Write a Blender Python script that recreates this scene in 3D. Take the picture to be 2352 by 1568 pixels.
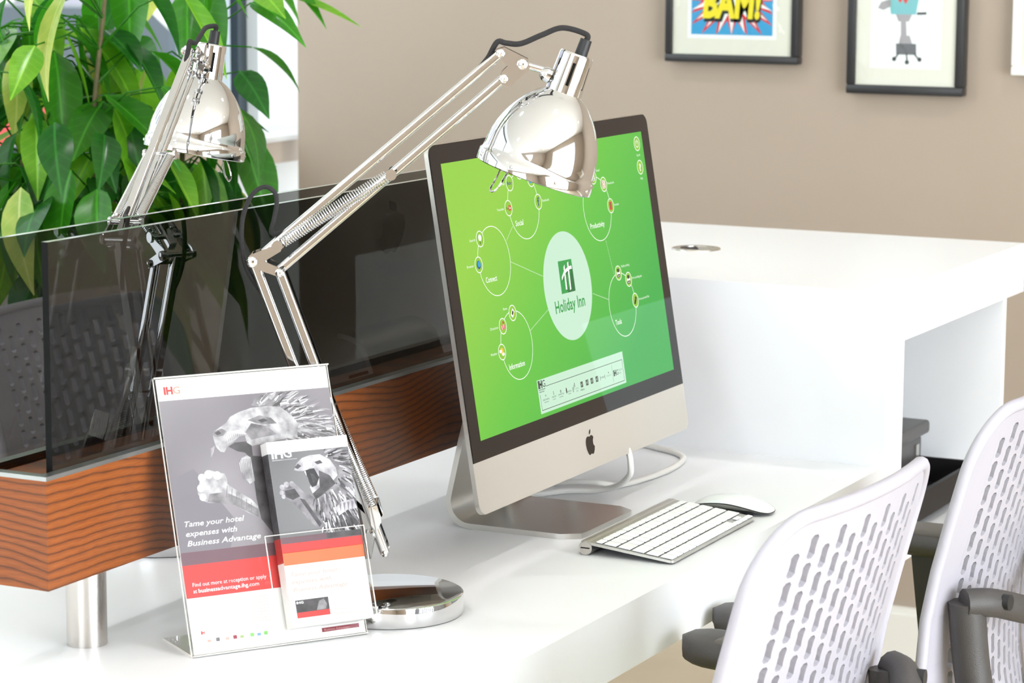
import bpy, bmesh, math, random
from math import sin, cos, pi, sqrt, radians
from mathutils import Vector, Matrix

for o in list(bpy.data.objects):
    bpy.data.objects.remove(o, do_unlink=True)
S = bpy.context.scene
COL = S.collection
D = 0.74                                   # desk top height; floor is z = 0

# ------------------------------------------------------------------ camera
cam = bpy.data.cameras.new('camera')
cam.sensor_width = 36.0
cam.lens = 6106.4649 / 2352 * 36.0
cam.clip_start = 0.05
cam.dof.use_dof = True
cam.dof.focus_distance = 3.22
cam.dof.aperture_fstop = 12.0
co = bpy.data.objects.new('camera', cam)
COL.objects.link(co)
YAW, PITCH, ROLL = 0.4701, -0.1535, 0.0047
fw = Vector((-sin(YAW) * cos(PITCH), cos(YAW) * cos(PITCH), sin(PITCH)))
rt = Vector((cos(YAW), sin(YAW), 0))
up = rt.cross(fw)
r2 = rt * cos(ROLL) + up * sin(ROLL)
u2 = -rt * sin(ROLL) + up * cos(ROLL)
mw = Matrix((r2, u2, -fw)).transposed().to_4x4()
mw.translation = Vector((1.2333, -2.9555, 0.7673 + D))
co.matrix_world = mw
S.camera = co

# ------------------------------------------------------------------ world and light
wd = bpy.data.worlds.new('daylight')
S.world = wd
wd.use_nodes = True
wn = wd.node_tree.nodes
wn['Background'].inputs[0].default_value = (0.90, 0.96, 1.0, 1)
wn['Background'].inputs[1].default_value = 3.6


def area(name, loc, rot, sx, sy, power, col=(1, 1, 1)):
    l = bpy.data.lights.new(name, 'AREA')
    l.shape = 'RECTANGLE'
    l.size, l.size_y, l.energy, l.color = sx, sy, power, col
    o = bpy.data.objects.new(name, l)
    o.location, o.rotation_euler = loc, rot
    COL.objects.link(o)
    return o


area('assumed_right_fill', (3.74, -1.5, 1.20), (0, radians(90), 0), 2.0, 3.4, 196, (0.86, 0.94, 1.0))  # fill light for assumed right glazing, set low to brighten the desk front
area('added_front_fill', (-0.05, -5.14, 1.65), (radians(90), 0, 0), 2.2, 1.6, 48, (0.84, 0.93, 1.0))  # added fill light from behind the camera, no such window known

vs = S.view_settings
vs.view_transform = 'Standard'
vs.look = 'None'
vs.exposure = 0.0
vs.gamma = 1.0
vs.use_curve_mapping = False

S.cycles.max_bounces = 6
S.cycles.diffuse_bounces = 3
S.cycles.glossy_bounces = 4
S.cycles.transmission_bounces = 3
S.cycles.transparent_max_bounces = 16
S.cycles.use_light_tree = False
S.cycles.caustics_reflective = False
S.cycles.caustics_refractive = False

# ------------------------------------------------------------------ materials
def lin(c):
    return tuple(((v / 255) / 12.92 if v / 255 <= 0.04045 else ((v / 255 + 0.055) / 1.055) ** 2.4) for v in c[:3]) + (1.0,)


MATS = {}


def mat(name, rgb, rough=0.5, metal=0.0, spec=0.5, emit=0.0, bump=None, **kw):
    m = bpy.data.materials.new(name)
    m.use_nodes = True
    nt = m.node_tree
    b = nt.nodes['Principled BSDF']
    b.inputs['Base Color'].default_value = lin(rgb)
    b.inputs['Roughness'].default_value = rough
    b.inputs['Metallic'].default_value = metal
    b.inputs['Specular IOR Level'].default_value = spec
    if emit:
        b.inputs['Base Color'].default_value = (0.004, 0.004, 0.004, 1)
        b.inputs['Emission Color'].default_value = lin(rgb)
        b.inputs['Emission Strength'].default_value = emit
    for k, v in kw.items():
        b.inputs[k.replace('_', ' ')].default_value = v
    if bump:
        sc, st = bump
        n = nt.nodes.new('ShaderNodeTexNoise')
        n.inputs['Scale'].default_value = sc
        n.inputs['Detail'].default_value = 3
        bp = nt.nodes.new('ShaderNodeBump')
        bp.inputs['Strength'].default_value = st
        bp.inputs['Distance'].default_value = 0.002
        tc = nt.nodes.new('ShaderNodeTexCoord')
        nt.links.new(tc.outputs['Object'], n.inputs['Vector'])
        nt.links.new(n.outputs['Fac'], bp.inputs['Height'])
        nt.links.new(bp.outputs['Normal'], b.inputs['Normal'])
    MATS[name] = m
    return m


def noise_col(name, rgb1, rgb2, scale, rough=0.6, **kw):
    m = mat(name, rgb1, rough, **kw)
    nt = m.node_tree
    b = nt.nodes['Principled BSDF']
    n = nt.nodes.new('ShaderNodeTexNoise')
    n.inputs['Scale'].default_value = scale
    n.inputs['Detail'].default_value = 4
    tc = nt.nodes.new('ShaderNodeTexCoord')
    nt.links.new(tc.outputs['Object'], n.inputs['Vector'])
    r = nt.nodes.new('ShaderNodeValToRGB')
    r.color_ramp.elements[0].position = 0.35
    r.color_ramp.elements[1].position = 0.65
    r.color_ramp.elements[0].color = lin(rgb1)
    r.color_ramp.elements[1].color = lin(rgb2)
    nt.links.new(n.outputs['Fac'], r.inputs['Fac'])
    nt.links.new(r.outputs['Color'], b.inputs['Base Color'])
    return m


M_white = mat('white_solid_surface', (241, 242, 245), 0.35, spec=0.4)
M_wall = noise_col('taupe_paint', (172, 157, 142), (175, 160, 145), 3, 0.75)
M_floor = noise_col('pale_beige_floor', (206, 190, 164), (212, 197, 172), 5, 0.5)
M_ceil = mat('ceiling_white', (240, 238, 234), 0.8)
M_base = mat('baseboard_white', (240, 238, 232), 0.4)
M_pale = mat('pale_wall_paint', (242, 246, 247), 0.6)
M_sill = mat('sill_white', (240, 242, 242), 0.3)
M_apron = mat('sill_apron_beige', (216, 200, 182), 0.5)
M_frame_dark = mat('window_frame_grey', (62, 74, 84), 0.4)
M_frame_lt = mat('window_frame_pale', (176, 192, 202), 0.4)
M_chrome = mat('chrome', (222, 222, 223), 0.05, 1.0)
M_chrome_sat = mat('brushed_steel', (205, 200, 194), 0.26, 1.0, bump=(300, 0.05))
M_alu = mat('anodised_aluminium', (204, 202, 197), 0.33, 1.0)
M_alu_face = mat('aluminium_chin', (216, 211, 203), 0.42, 0.7)
M_alu_trim = mat('aluminium_trim', (190, 194, 194), 0.3, 1.0)
M_black = mat('black_rubber', (28, 28, 30), 0.5)
M_cord = mat('black_fabric_cord', (34, 32, 33), 0.8, bump=(900, 0.5))
M_blackglass = mat('black_glass', (18, 11, 13), 0.02, spec=0.35)
M_key = mat('white_key', (246, 246, 246), 0.4)
M_whiteplastic = mat('white_plastic', (244, 246, 248), 0.15)
M_cable = mat('white_cable', (236, 233, 228), 0.45)
M_paper = mat('white_paper', (244, 242, 240), 0.6)
M_chair = mat('chair_shell_pale_grey', (176, 173, 183), 0.42)
M_dark = mat('charcoal_plastic', (66, 63, 62), 0.48, bump=(700, 0.25))
M_upright = mat('dark_arm_upright', (40, 38, 36), 0.5)
M_pad = mat('arm_pad_grey', (92, 87, 82), 0.55, bump=(900, 0.3))
M_felt = noise_col('lime_felt', (188, 186, 16), (214, 212, 34), 260, 0.95)
M_printer = mat('printer_grey', (74, 70, 70), 0.4)
M_printer_d = mat('printer_black', (22, 20, 22), 0.5, spec=0.3)
M_pframe = mat('picture_frame_black', (46, 46, 48), 0.35)
M_mount = mat('cream_mount', (236, 230, 218), 0.8)
M_pot = mat('planter_dark', (60, 56, 54), 0.6)
M_soil = noise_col('soil', (58, 42, 30), (84, 64, 46), 60, 0.95)
M_stem = noise_col('plant_stem', (92, 86, 58), (120, 108, 76), 40, 0.7)
M_red = noise_col('red_upholstery', (206, 52, 58), (214, 62, 68), 60, 0.85)
M_redcar = mat('red_car_paint', (206, 50, 54), 0.25)
M_tyre = mat('tyre', (30, 30, 32), 0.8)
M_ext = mat('render_facade', (228, 228, 222), 0.8)
M_ext2 = mat('grey_facade_panel', (150, 148, 160), 0.8)
M_pave = mat('outside_paving', (190, 188, 182), 0.9)
M_bulb = mat('frosted_bulb', (248, 246, 240), 0.4)
M_inner = mat('shade_inner_white', (238, 236, 232), 0.5)
M_slot = mat('dark_slot', (16, 15, 14), 0.6)


def leaf_mat(name, rgb, rgb2):
    m = noise_col(name, rgb, rgb2, 16, 0.27)
    nt = m.node_tree
    L = nt.links
    b = nt.nodes['Principled BSDF']
    out = nt.nodes['Material Output']
    ramp = [n for n in nt.nodes if n.type == 'VALTORGB'][0]
    # pale midrib and faint side veins along the blade
    tc = nt.nodes.new('ShaderNodeTexCoord')
    sp = nt.nodes.new('ShaderNodeSeparateXYZ')
    L.new(tc.outputs['Object'], sp.inputs[0])
    ab = nt.nodes.new('ShaderNodeMath'); ab.operation = 'ABSOLUTE'
    L.new(sp.outputs['Y'], ab.inputs[0])
    rib = nt.nodes.new('ShaderNodeMapRange')
    rib.inputs['From Min'].default_value, rib.inputs['From Max'].default_value = 0.0006, 0.0022
    rib.inputs['To Min'].default_value, rib.inputs['To Max'].default_value = 0.55, 0.0
    L.new(ab.outputs[0], rib.inputs['Value'])
    ph = nt.nodes.new('ShaderNodeMath'); ph.operation = 'MULTIPLY_ADD'; ph.inputs[1].default_value = -0.8
    L.new(ab.outputs[0], ph.inputs[0]); L.new(sp.outputs['X'], ph.inputs[2])
    fq = nt.nodes.new('ShaderNodeMath'); fq.operation = 'MULTIPLY'; fq.inputs[1].default_value = 420.0
    L.new(ph.outputs[0], fq.inputs[0])
    sn = nt.nodes.new('ShaderNodeMath'); sn.operation = 'SINE'
    L.new(fq.outputs[0], sn.inputs[0])
    vn = nt.nodes.new('ShaderNodeMapRange')
    vn.inputs['From Min'].default_value, vn.inputs['From Max'].default_value = 0.6, 1.0
    vn.inputs['To Min'].default_value, vn.inputs['To Max'].default_value = 0.0, 0.12
    L.new(sn.outputs[0], vn.inputs['Value'])
    mxm = nt.nodes.new('ShaderNodeMath'); mxm.operation = 'MAXIMUM'
    L.new(rib.outputs[0], mxm.inputs[0]); L.new(vn.outputs[0], mxm.inputs[1])
    mc = nt.nodes.new('ShaderNodeMixRGB')
    mc.inputs[2].default_value = lin([min(255, v * 1.35 + 22) for v in rgb2])
    L.new(mxm.outputs[0], mc.inputs[0]); L.new(ramp.outputs[0], mc.inputs[1])
    L.new(mc.outputs[0], b.inputs['Base Color'])
    tr = nt.nodes.new('ShaderNodeBsdfTranslucent')
    tr.inputs['Color'].default_value = lin([min(255, v * 1.2) for v in rgb2])
    mx = nt.nodes.new('ShaderNodeMixShader')
    mx.inputs[0].default_value = 0.38
    L.new(b.outputs[0], mx.inputs[1])
    L.new(tr.outputs[0], mx.inputs[2])
    L.new(mx.outputs[0], out.inputs[0])
    return m


LEAFM = [leaf_mat('leaf_green', (40, 108, 22), (62, 138, 30)),
         leaf_mat('leaf_deep_green', (24, 80, 26), (40, 108, 34)),
         leaf_mat('leaf_bright_green', (74, 148, 26), (122, 184, 44)),
         leaf_mat('leaf_yellow_green', (112, 172, 36), (206, 218, 110))]


def glass_mat(name, tint, ior=1.5, rough=0.0):
    m = bpy.data.materials.new(name)
    m.use_nodes = True
    nt = m.node_tree
    nt.nodes.remove(nt.nodes['Principled BSDF'])
    out = nt.nodes['Material Output']
    t = nt.nodes.new('ShaderNodeBsdfTransparent')
    t.inputs[0].default_value = tuple(tint) + (1,)
    g = nt.nodes.new('ShaderNodeBsdfGlossy')
    g.inputs['Roughness'].default_value = rough
    g.inputs[0].default_value = (1, 1, 1, 1)
    fr = nt.nodes.new('ShaderNodeFresnel')
    fr.inputs['IOR'].default_value = ior
    mx = nt.nodes.new('ShaderNodeMixShader')
    ge = nt.nodes.new('ShaderNodeNewGeometry')
    su = nt.nodes.new('ShaderNodeMath')
    su.operation = 'SUBTRACT'
    su.inputs[0].default_value = 1.0
    nt.links.new(ge.outputs['Backfacing'], su.inputs[1])
    mu = nt.nodes.new('ShaderNodeMath')
    mu.operation = 'MULTIPLY'
    nt.links.new(fr.outputs[0], mu.inputs[0])
    nt.links.new(su.outputs[0], mu.inputs[1])
    nt.links.new(mu.outputs[0], mx.inputs[0])
    nt.links.new(t.outputs[0], mx.inputs[1])
    nt.links.new(g.outputs[0], mx.inputs[2])
    nt.links.new(mx.outputs[0], out.inputs[0])
    return m


M_tint = glass_mat('smoked_glass', (0.50, 0.50, 0.49))
M_pane = glass_mat('window_glass', (0.97, 0.985, 0.98))
M_acryl = glass_mat('clear_acrylic', (0.985, 0.985, 0.98), 1.22)
M_glassedge_lit = mat('smoked_glass_edge_lit', (150, 160, 156), 0.12, spec=0.8)  # pale tone paints the ceiling light caught by the polished edge
M_glassend = mat('smoked_glass_end', (10, 11, 11), 0.5, spec=0.15)
M_acryledge = mat('acrylic_edge', (226, 222, 214), 0.3)


def wood_mat(name):
    m = mat(name, (150, 84, 40), 0.32)
    nt = m.node_tree
    L = nt.links
    b = nt.nodes['Principled BSDF']
    tc = nt.nodes.new('ShaderNodeTexCoord')
    mp = nt.nodes.new('ShaderNodeMapping')
    mp.inputs['Scale'].default_value = (3.2, 3.2, 6.0)
    L.new(tc.outputs['Object'], mp.inputs['Vector'])
    n1 = nt.nodes.new('ShaderNodeTexNoise')
    n1.inputs['Scale'].default_value = 1.0
    n1.inputs['Detail'].default_value = 1.0
    n1.inputs['Roughness'].default_value = 0.4
    L.new(mp.outputs[0], n1.inputs['Vector'])
    # small wander of each growth line
    mp3 = nt.nodes.new('ShaderNodeMapping')
    mp3.inputs['Scale'].default_value = (22, 22, 60)
    L.new(tc.outputs['Object'], mp3.inputs['Vector'])
    n3 = nt.nodes.new('ShaderNodeTexNoise')
    n3.inputs['Scale'].default_value = 1.0
    n3.inputs['Detail'].default_value = 3.0
    L.new(mp3.outputs[0], n3.inputs['Vector'])
    sp = nt.nodes.new('ShaderNodeSeparateXYZ')
    L.new(tc.outputs['Object'], sp.inputs[0])
    fz = nt.nodes.new('ShaderNodeMath'); fz.operation = 'MULTIPLY'; fz.inputs[1].default_value = 100.0
    L.new(sp.outputs['Z'], fz.inputs[0])
    fa = nt.nodes.new('ShaderNodeMath'); fa.operation = 'MULTIPLY_ADD'; fa.inputs[1].default_value = 10.0
    L.new(n1.outputs['Fac'], fa.inputs[0]); L.new(fz.outputs[0], fa.inputs[2])
    fb = nt.nodes.new('ShaderNodeMath'); fb.operation = 'MULTIPLY_ADD'; fb.inputs[1].default_value = 0.55
    L.new(n3.outputs['Fac'], fb.inputs[0]); L.new(fa.outputs[0], fb.inputs[2])
    fr = nt.nodes.new('ShaderNodeMath')
    fr.operation = 'FRACT'
    L.new(fb.outputs[0], fr.inputs[0])
    ramp = nt.nodes.new('ShaderNodeValToRGB')
    e = ramp.color_ramp.elements
    e[0].position, e[0].color = 0.0, lin((104, 58, 30))
    e[1].position, e[1].color = 0.10, lin((88, 44, 18))
    x = e.new(0.20); x.color = lin((136, 72, 27))
    x = e.new(0.55); x.color = lin((150, 81, 31))
    x = e.new(0.92); x.color = lin((134, 70, 26))
    x = e.new(1.0); x.color = lin((104, 58, 30))
    L.new(fr.outputs[0], ramp.inputs['Fac'])
    # fine pores
    mp2 = nt.nodes.new('ShaderNodeMapping')
    mp2.inputs['Scale'].default_value = (24, 24, 420)
    L.new(tc.outputs['Object'], mp2.inputs['Vector'])
    n2 = nt.nodes.new('ShaderNodeTexNoise')
    n2.inputs['Scale'].default_value = 2.0
    n2.inputs['Detail'].default_value = 2
    L.new(mp2.outputs[0], n2.inputs['Vector'])
    r2_ = nt.nodes.new('ShaderNodeValToRGB')
    r2_.color_ramp.elements[0].position, r2_.color_ramp.elements[0].color = 0.36, (0.50, 0.46, 0.42, 1)
    r2_.color_ramp.elements[1].position, r2_.color_ramp.elements[1].color = 0.55, (1, 1, 1, 1)
    L.new(n2.outputs['Fac'], r2_.inputs['Fac'])
    mixc = nt.nodes.new('ShaderNodeMixRGB')
    mixc.blend_type = 'MULTIPLY'
    mixc.inputs[0].default_value = 0.4
    L.new(ramp.outputs[0], mixc.inputs[1])
    L.new(r2_.outputs[0], mixc.inputs[2])
    L.new(mixc.outputs[0], b.inputs['Base Color'])
    return m


M_wood = wood_mat('stained_ash_veneer')

# ------------------------------------------------------------------ mesh helpers
I4 = Matrix.Identity(4)


def frame(o, x, y, z):
    m = Matrix((x, y, z)).transposed().to_4x4()
    m.translation = Vector(o)
    return m


class MB:
    def __init__(s):
        s.v, s.f, s.m = [], [], []

    def add(s, vs, fs, mi=0, M=None):
        b = len(s.v)
        s.v += [tuple(M @ Vector(p)) if M is not None else tuple(p) for p in vs]
        s.f += [tuple(i + b for i in f) for f in fs]
        s.m += [mi] * len(fs)
        return s

    def box(s, x0, x1, y0, y1, z0, z1, mi=0, M=None):
        vs = [(x, y, z) for x in (x0, x1) for y in (y0, y1) for z in (z0, z1)]
        return s.add(vs, [(0, 1, 3, 2), (4, 6, 7, 5), (0, 4, 5, 1), (2, 3, 7, 6), (0, 2, 6, 4), (1, 5, 7, 3)], mi, M)

    def rbox(s, x0, x1, y0, y1, z0, z1, r=0.003, seg=2, mi=0, M=None):
        bm = bmesh.new()
        bmesh.ops.create_cube(bm, size=1.0)
        for v in bm.verts:
            v.co = Vector(((x0 + x1) / 2 + v.co.x * (x1 - x0), (y0 + y1) / 2 + v.co.y * (y1 - y0), (z0 + z1) / 2 + v.co.z * (z1 - z0)))
        bmesh.ops.bevel(bm, geom=list(bm.edges), offset=r, segments=seg, profile=0.5, affect='EDGES')
        bm.verts.index_update()
        s.add([v.co[:] for v in bm.verts], [[v.index for v in f.verts] for f in bm.faces], mi, M)
        bm.free()
        return s

    def cyl(s, p0, p1, r0, r1=None, n=20, cap=True, mi=0, M=None):
        r1 = r0 if r1 is None else r1
        p0, p1 = Vector(p0), Vector(p1)
        z = (p1 - p0).normalized()
        x = z.orthogonal().normalized()
        y = z.cross(x)
        vs, fs = [], []
        for p, r in ((p0, r0), (p1, r1)):
            for i in range(n):
                a = 2 * pi * i / n
                vs.append(p + x * (r * cos(a)) + y * (r * sin(a)))
        for i in range(n):
            j = (i + 1) % n
            fs.append((i, j, n + j, n + i))
        if cap:
            fs.append(tuple(range(n))[::-1])
            fs.append(tuple(range(n, 2 * n)))
        return s.add(vs, fs, mi, M)

    def lathe(s, prof, n=48, mi=0, M=None, closed=False):
        vs, fs = [], []
        k = len(prof)
        for i in range(n):
            a = 2 * pi * i / n
            for r, z in prof:
                vs.append((r * cos(a), r * sin(a), z))
        for i in range(n):
            j = (i + 1) % n
            for q in range(k if closed else k - 1):
                w = (q + 1) % k
                fs.append((i * k + q, j * k + q, j * k + w, i * k + w))
        return s.add(vs, fs, mi, M)

    def tube(s, pts, r, n=8, cap=True, mi=0, M=None, closed=False):
        P = [Vector(p) for p in pts]
        k = len(P)
        T = []
        for i in range(k):
            if closed:
                t = P[(i + 1) % k] - P[i - 1]
            else:
                t = P[min(i + 1, k - 1)] - P[max(i - 1, 0)]
            T.append(t.normalized())
        x = T[0].orthogonal().normalized()
        vs, fs = [], []
        for i in range(k):
            x = (x - T[i] * x.dot(T[i]))
            x = x.normalized() if x.length > 1e-6 else T[i].orthogonal().normalized()
            y = T[i].cross(x)
            rr = r[i] if isinstance(r, (list, tuple)) else r
            for j in range(n):
                a = 2 * pi * j / n
                vs.append(P[i] + x * (rr * cos(a)) + y * (rr * sin(a)))
        for i in range(k if closed else k - 1):
            i2 = (i + 1) % k
            for j in range(n):
                j2 = (j + 1) % n
                fs.append((i * n + j, i * n + j2, i2 * n + j2, i2 * n + j))
        if cap and not closed:
            fs.append(tuple(range(n))[::-1])
            fs.append(tuple(range((k - 1) * n, k * n)))
        return s.add(vs, fs, mi, M)

    def prism(s, poly, z0, z1, mi=0, M=None):
        n = len(poly)
        vs = [(x, y, z0) for x, y in poly] + [(x, y, z1) for x, y in poly]
        fs = [(i, (i + 1) % n, n + (i + 1) % n, n + i) for i in range(n)]
        fs.append(tuple(range(n))[::-1])
        fs.append(tuple(range(n, 2 * n)))
        return s.add(vs, fs, mi, M)

    def poly(s, pts, z, mi=0, M=None):
        return s.add([(x, y, z) for x, y in pts], [tuple(range(len(pts)))], mi, M)

    def ring(s, cx, cy, r0, r1, z, n=40, mi=0, M=None, a0=0, a1=2 * pi):
        vs, fs = [], []
        for i in range(n + 1):
            a = a0 + (a1 - a0) * i / n
            vs += [(cx + r0 * cos(a), cy + r0 * sin(a), z), (cx + r1 * cos(a), cy + r1 * sin(a), z)]
        for i in range(n):
            fs.append((2 * i, 2 * i + 1, 2 * i + 3, 2 * i + 2))
        return s.add(vs, fs, mi, M)

    def disc(s, cx, cy, r, z, n=32, mi=0, M=None, ry=None):
        return s.poly([(cx + r * cos(2 * pi * i / n), cy + (ry or r) * sin(2 * pi * i / n)) for i in range(n)], z, mi, M)

    def line(s, x0, y0, x1, y1, w, z, mi=0, M=None):
        dx, dy = x1 - x0, y1 - y0
        l = sqrt(dx * dx + dy * dy)
        nx, ny = -dy / l * w / 2, dx / l * w / 2
        return s.poly([(x0 - nx, y0 - ny), (x1 - nx, y1 - ny), (x1 + nx, y1 + ny), (x0 + nx, y0 + ny)], z, mi, M)

    def text(s, txt, x, y, h, z, mi=0, M=None, w=None, shear=0.0, bold=0.0, align='LEFT'):
        cu = bpy.data.curves.new('t', 'FONT')
        cu.body = txt
        cu.size = 1.0
        cu.shear = shear
        cu.offset = bold
        cu.resolution_u = 2
        ob = bpy.data.objects.new('t', cu)
        me = bpy.data.meshes.new_from_object(ob)
        vs = [v.co.copy() for v in me.vertices]
        fs = [tuple(p.vertices) for p in me.polygons]
        bpy.data.objects.remove(ob)
        bpy.data.meshes.remove(me)
        bpy.data.curves.remove(cu)
        if not vs:
            return s
        xs = [v.x for v in vs]
        x0, x1 = min(xs), max(xs)
        k = h / 0.72                     # cap height of the built-in face is about 0.72
        kx = (w / (x1 - x0)) if w else k
        ox = {'LEFT': x0, 'CENTER': (x0 + x1) / 2, 'RIGHT': x1}[align]
        return s.add([(x + (v.x - ox) * kx, y + v.y * k, z) for v in vs], fs, mi, M)

    def build(s, name, mats, parent=None, smooth=35, loc=None):
        me = bpy.data.meshes.new(name)
        me.from_pydata(s.v, [], s.f)
        if not isinstance(mats, (list, tuple)):
            mats = [mats]
        for m in mats:
            me.materials.append(m)
        if len(mats) > 1:
            me.polygons.foreach_set('material_index', s.m)
        bm = bmesh.new()
        bm.from_mesh(me)
        bmesh.ops.recalc_face_normals(bm, faces=bm.faces)
        bm.to_mesh(me)
        bm.free()
        if smooth:
            me.shade_smooth()
            me.set_sharp_from_angle(angle=radians(smooth))
        me.update()
        o = bpy.data.objects.new(name, me)
        COL.objects.link(o)
        if parent:
            o.parent = parent
        if loc:
            o.location = loc
        return o


def tag(o, label=None, cat=None, group=None, kind=None):
    for k, v in (('label', label), ('category', cat), ('group', group), ('kind', kind)):
        if v:
            o[k] = v
    return o


def empty(name, loc, rz=0.0, label=None, cat=None, group=None, kind=None):
    o = bpy.data.objects.new(name, None)
    o.empty_display_size = 0.05
    o.location = loc
    o.rotation_euler = (0, 0, rz)
    COL.objects.link(o)
    return tag(o, label, cat, group, kind)


def copy_tree(o, parent=None):
    c = o.copy()
    COL.objects.link(c)
    c.parent = parent
    for ch in list(o.children):
        copy_tree(ch, c)
    return c


def struct(name, mb, mats, label, parent=None, smooth=0):
    o = mb.build(name, mats, parent, smooth)
    tag(o, label, None, None, 'structure')
    return o


def spline(pts, n=8):
    P = [Vector(p) for p in pts]
    out = []
    for i in range(len(P) - 1):
        p0, p1, p2, p3 = P[max(i - 1, 0)], P[i], P[i + 1], P[min(i + 2, len(P) - 1)]
        for k in range(n):
            t = k / n
            out.append(0.5 * ((2 * p1) + (p2 - p0) * t + (2 * p0 - 5 * p1 + 4 * p2 - p3) * t * t + (3 * p1 - p0 - 3 * p2 + p3) * t ** 3))
    out.append(P[-1])
    return out


def rrect(x0, x1, y0, y1, r, n=6, corners=(1, 1, 1, 1)):
    """counter-clockwise from bottom-left; corners bl, br, tr, tl"""
    pts = []
    for k, (cx, cy, a0) in enumerate(((x0 + r, y0 + r, pi), (x1 - r, y0 + r, 1.5 * pi), (x1 - r, y1 - r, 0), (x0 + r, y1 - r, 0.5 * pi))):
        if corners[k]:
            pts += [(cx + r * cos(a0 + 0.5 * pi * i / n), cy + r * sin(a0 + 0.5 * pi * i / n)) for i in range(n + 1)]
        else:
            pts.append(((x0, y0), (x1, y0), (x1, y1), (x0, y1))[k])
    return pts


# ================================================================== SETTING
XL, YB, XR, YF, ZC = -2.10, 2.20, 3.80, -5.2, 2.75
XC, YA = -1.933, 2.95             # outer corner of the taupe wall; depth of the alcove behind it
struct('floor', MB().box(XL - 0.2, XR + 0.2, YF - 0.2, YA + 0.2, -0.1, 0.0), M_floor, 'pale beige floor of the business lounge')
struct('ceiling', MB().box(XL - 0.2, XR + 0.2, YF - 0.2, YA + 0.2, ZC, ZC + 0.1), M_ceil, 'white ceiling with recessed downlights')
struct('wall_back', MB().box(XC, XR + 0.2, YB, YB + 0.15, 0, ZC), M_wall, 'taupe painted back wall hung with pictures')
struct('baseboard_back', MB().box(XC, XR, YB - 0.018, YB, 0, 0.11).box(XC, XR, YB - 0.012, YB, 0.11, 0.125), M_base, 'white baseboard along the taupe wall')
struct('wall_alcove', MB().box(XL - 0.2, -0.8, YA, YA + 0.1, 0, 0.2).box(XL - 0.2, -0.8, YA, YA + 0.1, 2.6, ZC).box(XL - 0.2, XL + 0.04, YA, YA + 0.1, 0.2, 2.6).box(-0.9, -0.8, YB + 0.15, YA, 0, ZC), M_pale, 'pale walls of the window alcove, with an end opening added for light')
w4 = empty('added_alcove_opening', (0, 0, 0), kind='structure', label='unseen opening added at the alcove end to light the pale wall')  # added opening, lets sky light onto the alcove wall
for x in (XL + 0.06, -1.48, -0.92):
    MB().box(x - 0.02, x + 0.02, YA + 0.02, YA + 0.07, 0.2, 2.6).build('mullion', M_frame_lt, w4, 0)
struct('wall_front', MB().box(XL - 0.2, XR + 0.2, YF - 0.15, YF, 0, 0.8).box(XL - 0.2, XR + 0.2, YF - 0.15, YF, 2.5, ZC).box(XL - 0.2, -1.25, YF - 0.15, YF, 0.8, 2.5).box(1.15, XR + 0.2, YF - 0.15, YF, 0.8, 2.5), M_wall, 'taupe wall opposite the pictures')
ZS = D + 0.302
# left wall: below the sill, above the window, and the pale reveal up to the corner
wl = MB().box(XL - 0.2, XL, YF, YA, 0, ZS - 0.012).box(XL - 0.2, XL, YF, YA, 2.58, ZC)
wl.box(XL - 0.2, XL, 2.298, YA, ZS - 0.012, 2.58).box(XL - 0.2, XL, YF, -1.9, ZS - 0.012, 2.58)
struct('wall_left', wl, M_pale, 'pale white window wall on the left')
w1 = empty('window_1', (0, 0, 0), kind='structure', label='large window with slate grey frame behind the plant')
MB().box(XL - 0.09, XL - 0.03, 2.26, 2.298, ZS, 2.58).box(XL - 0.09, XL - 0.03, -1.9, -1.87, ZS, 2.58).box(XL - 0.09, XL - 0.03, -1.87, 2.26, 2.54, 2.58).build('window_frame', M_frame_dark, w1, 0)
MB().box(XL - 0.085, XL - 0.035, -1.87, 2.26, ZS, ZS + 0.022).build('bottom_rail', M_frame_dark, w1, 0)
for y in (2.205, 0.75, -0.65):
    MB().box(XL - 0.095, XL - 0.03, y - 0.022, y + 0.022, ZS + 0.022, 2.54).build('mullion', M_frame_lt, w1, 0)
for y0, y1 in ((0.775, 2.18), (-0.625, 0.725), (-1.868, -0.675)):
    MB().box(XL - 0.064, XL - 0.058, y0, y1, ZS + 0.024, 2.538).build('pane', M_pane, w1, 0)
MB().rbox(XL - 0.02, XL + 0.125, -1.95, YA - 0.001, ZS - 0.0125, ZS - 0.001, 0.003, 2).build('window_sill', M_sill, w1)
MB().box(XL, XL + 0.105, -1.95, YA - 0.001, ZS - 0.064, ZS - 0.013).build('sill_apron', M_apron, w1, 0)
# right wall, its unseen glazing assumed from the light
wr = MB().box(XR, XR + 0.15, YF, YB, 0, 0.15).box(XR, XR + 0.15, YF, YB, 2.25, ZC).box(XR, XR + 0.15, YF, -3.3, 0.15, 2.25).box(XR, XR + 0.15, 0.3, YB, 0.15, 2.25)
struct('wall_right', wr, M_wall, 'taupe wall with assumed glazing on the right of the room')
w2 = empty('assumed_right_window', (0, 0, 0), kind='structure', label='unseen wide glazing assumed for light in the wall across from the desks')  # assumed window framing the fill light on the right
for y in (-3.27, -2.1, -0.9, 0.27):
    MB().box(XR, XR + 0.06, y - 0.03, y + 0.03, 0.15, 2.25).build('mullion', M_frame_lt, w2, 0)

w3 = empty('added_front_window', (0, 0, 0), kind='structure', label='unseen window added for light in the wall opposite the pictures')  # made-up window around the added front fill light
for x in (-1.22, -0.45, 0.35, 1.12):
    MB().box(x - 0.03, x + 0.03, YF - 0.08, YF - 0.02, 0.8, 2.5).build('mullion', M_frame_lt, w3, 0)

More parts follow.
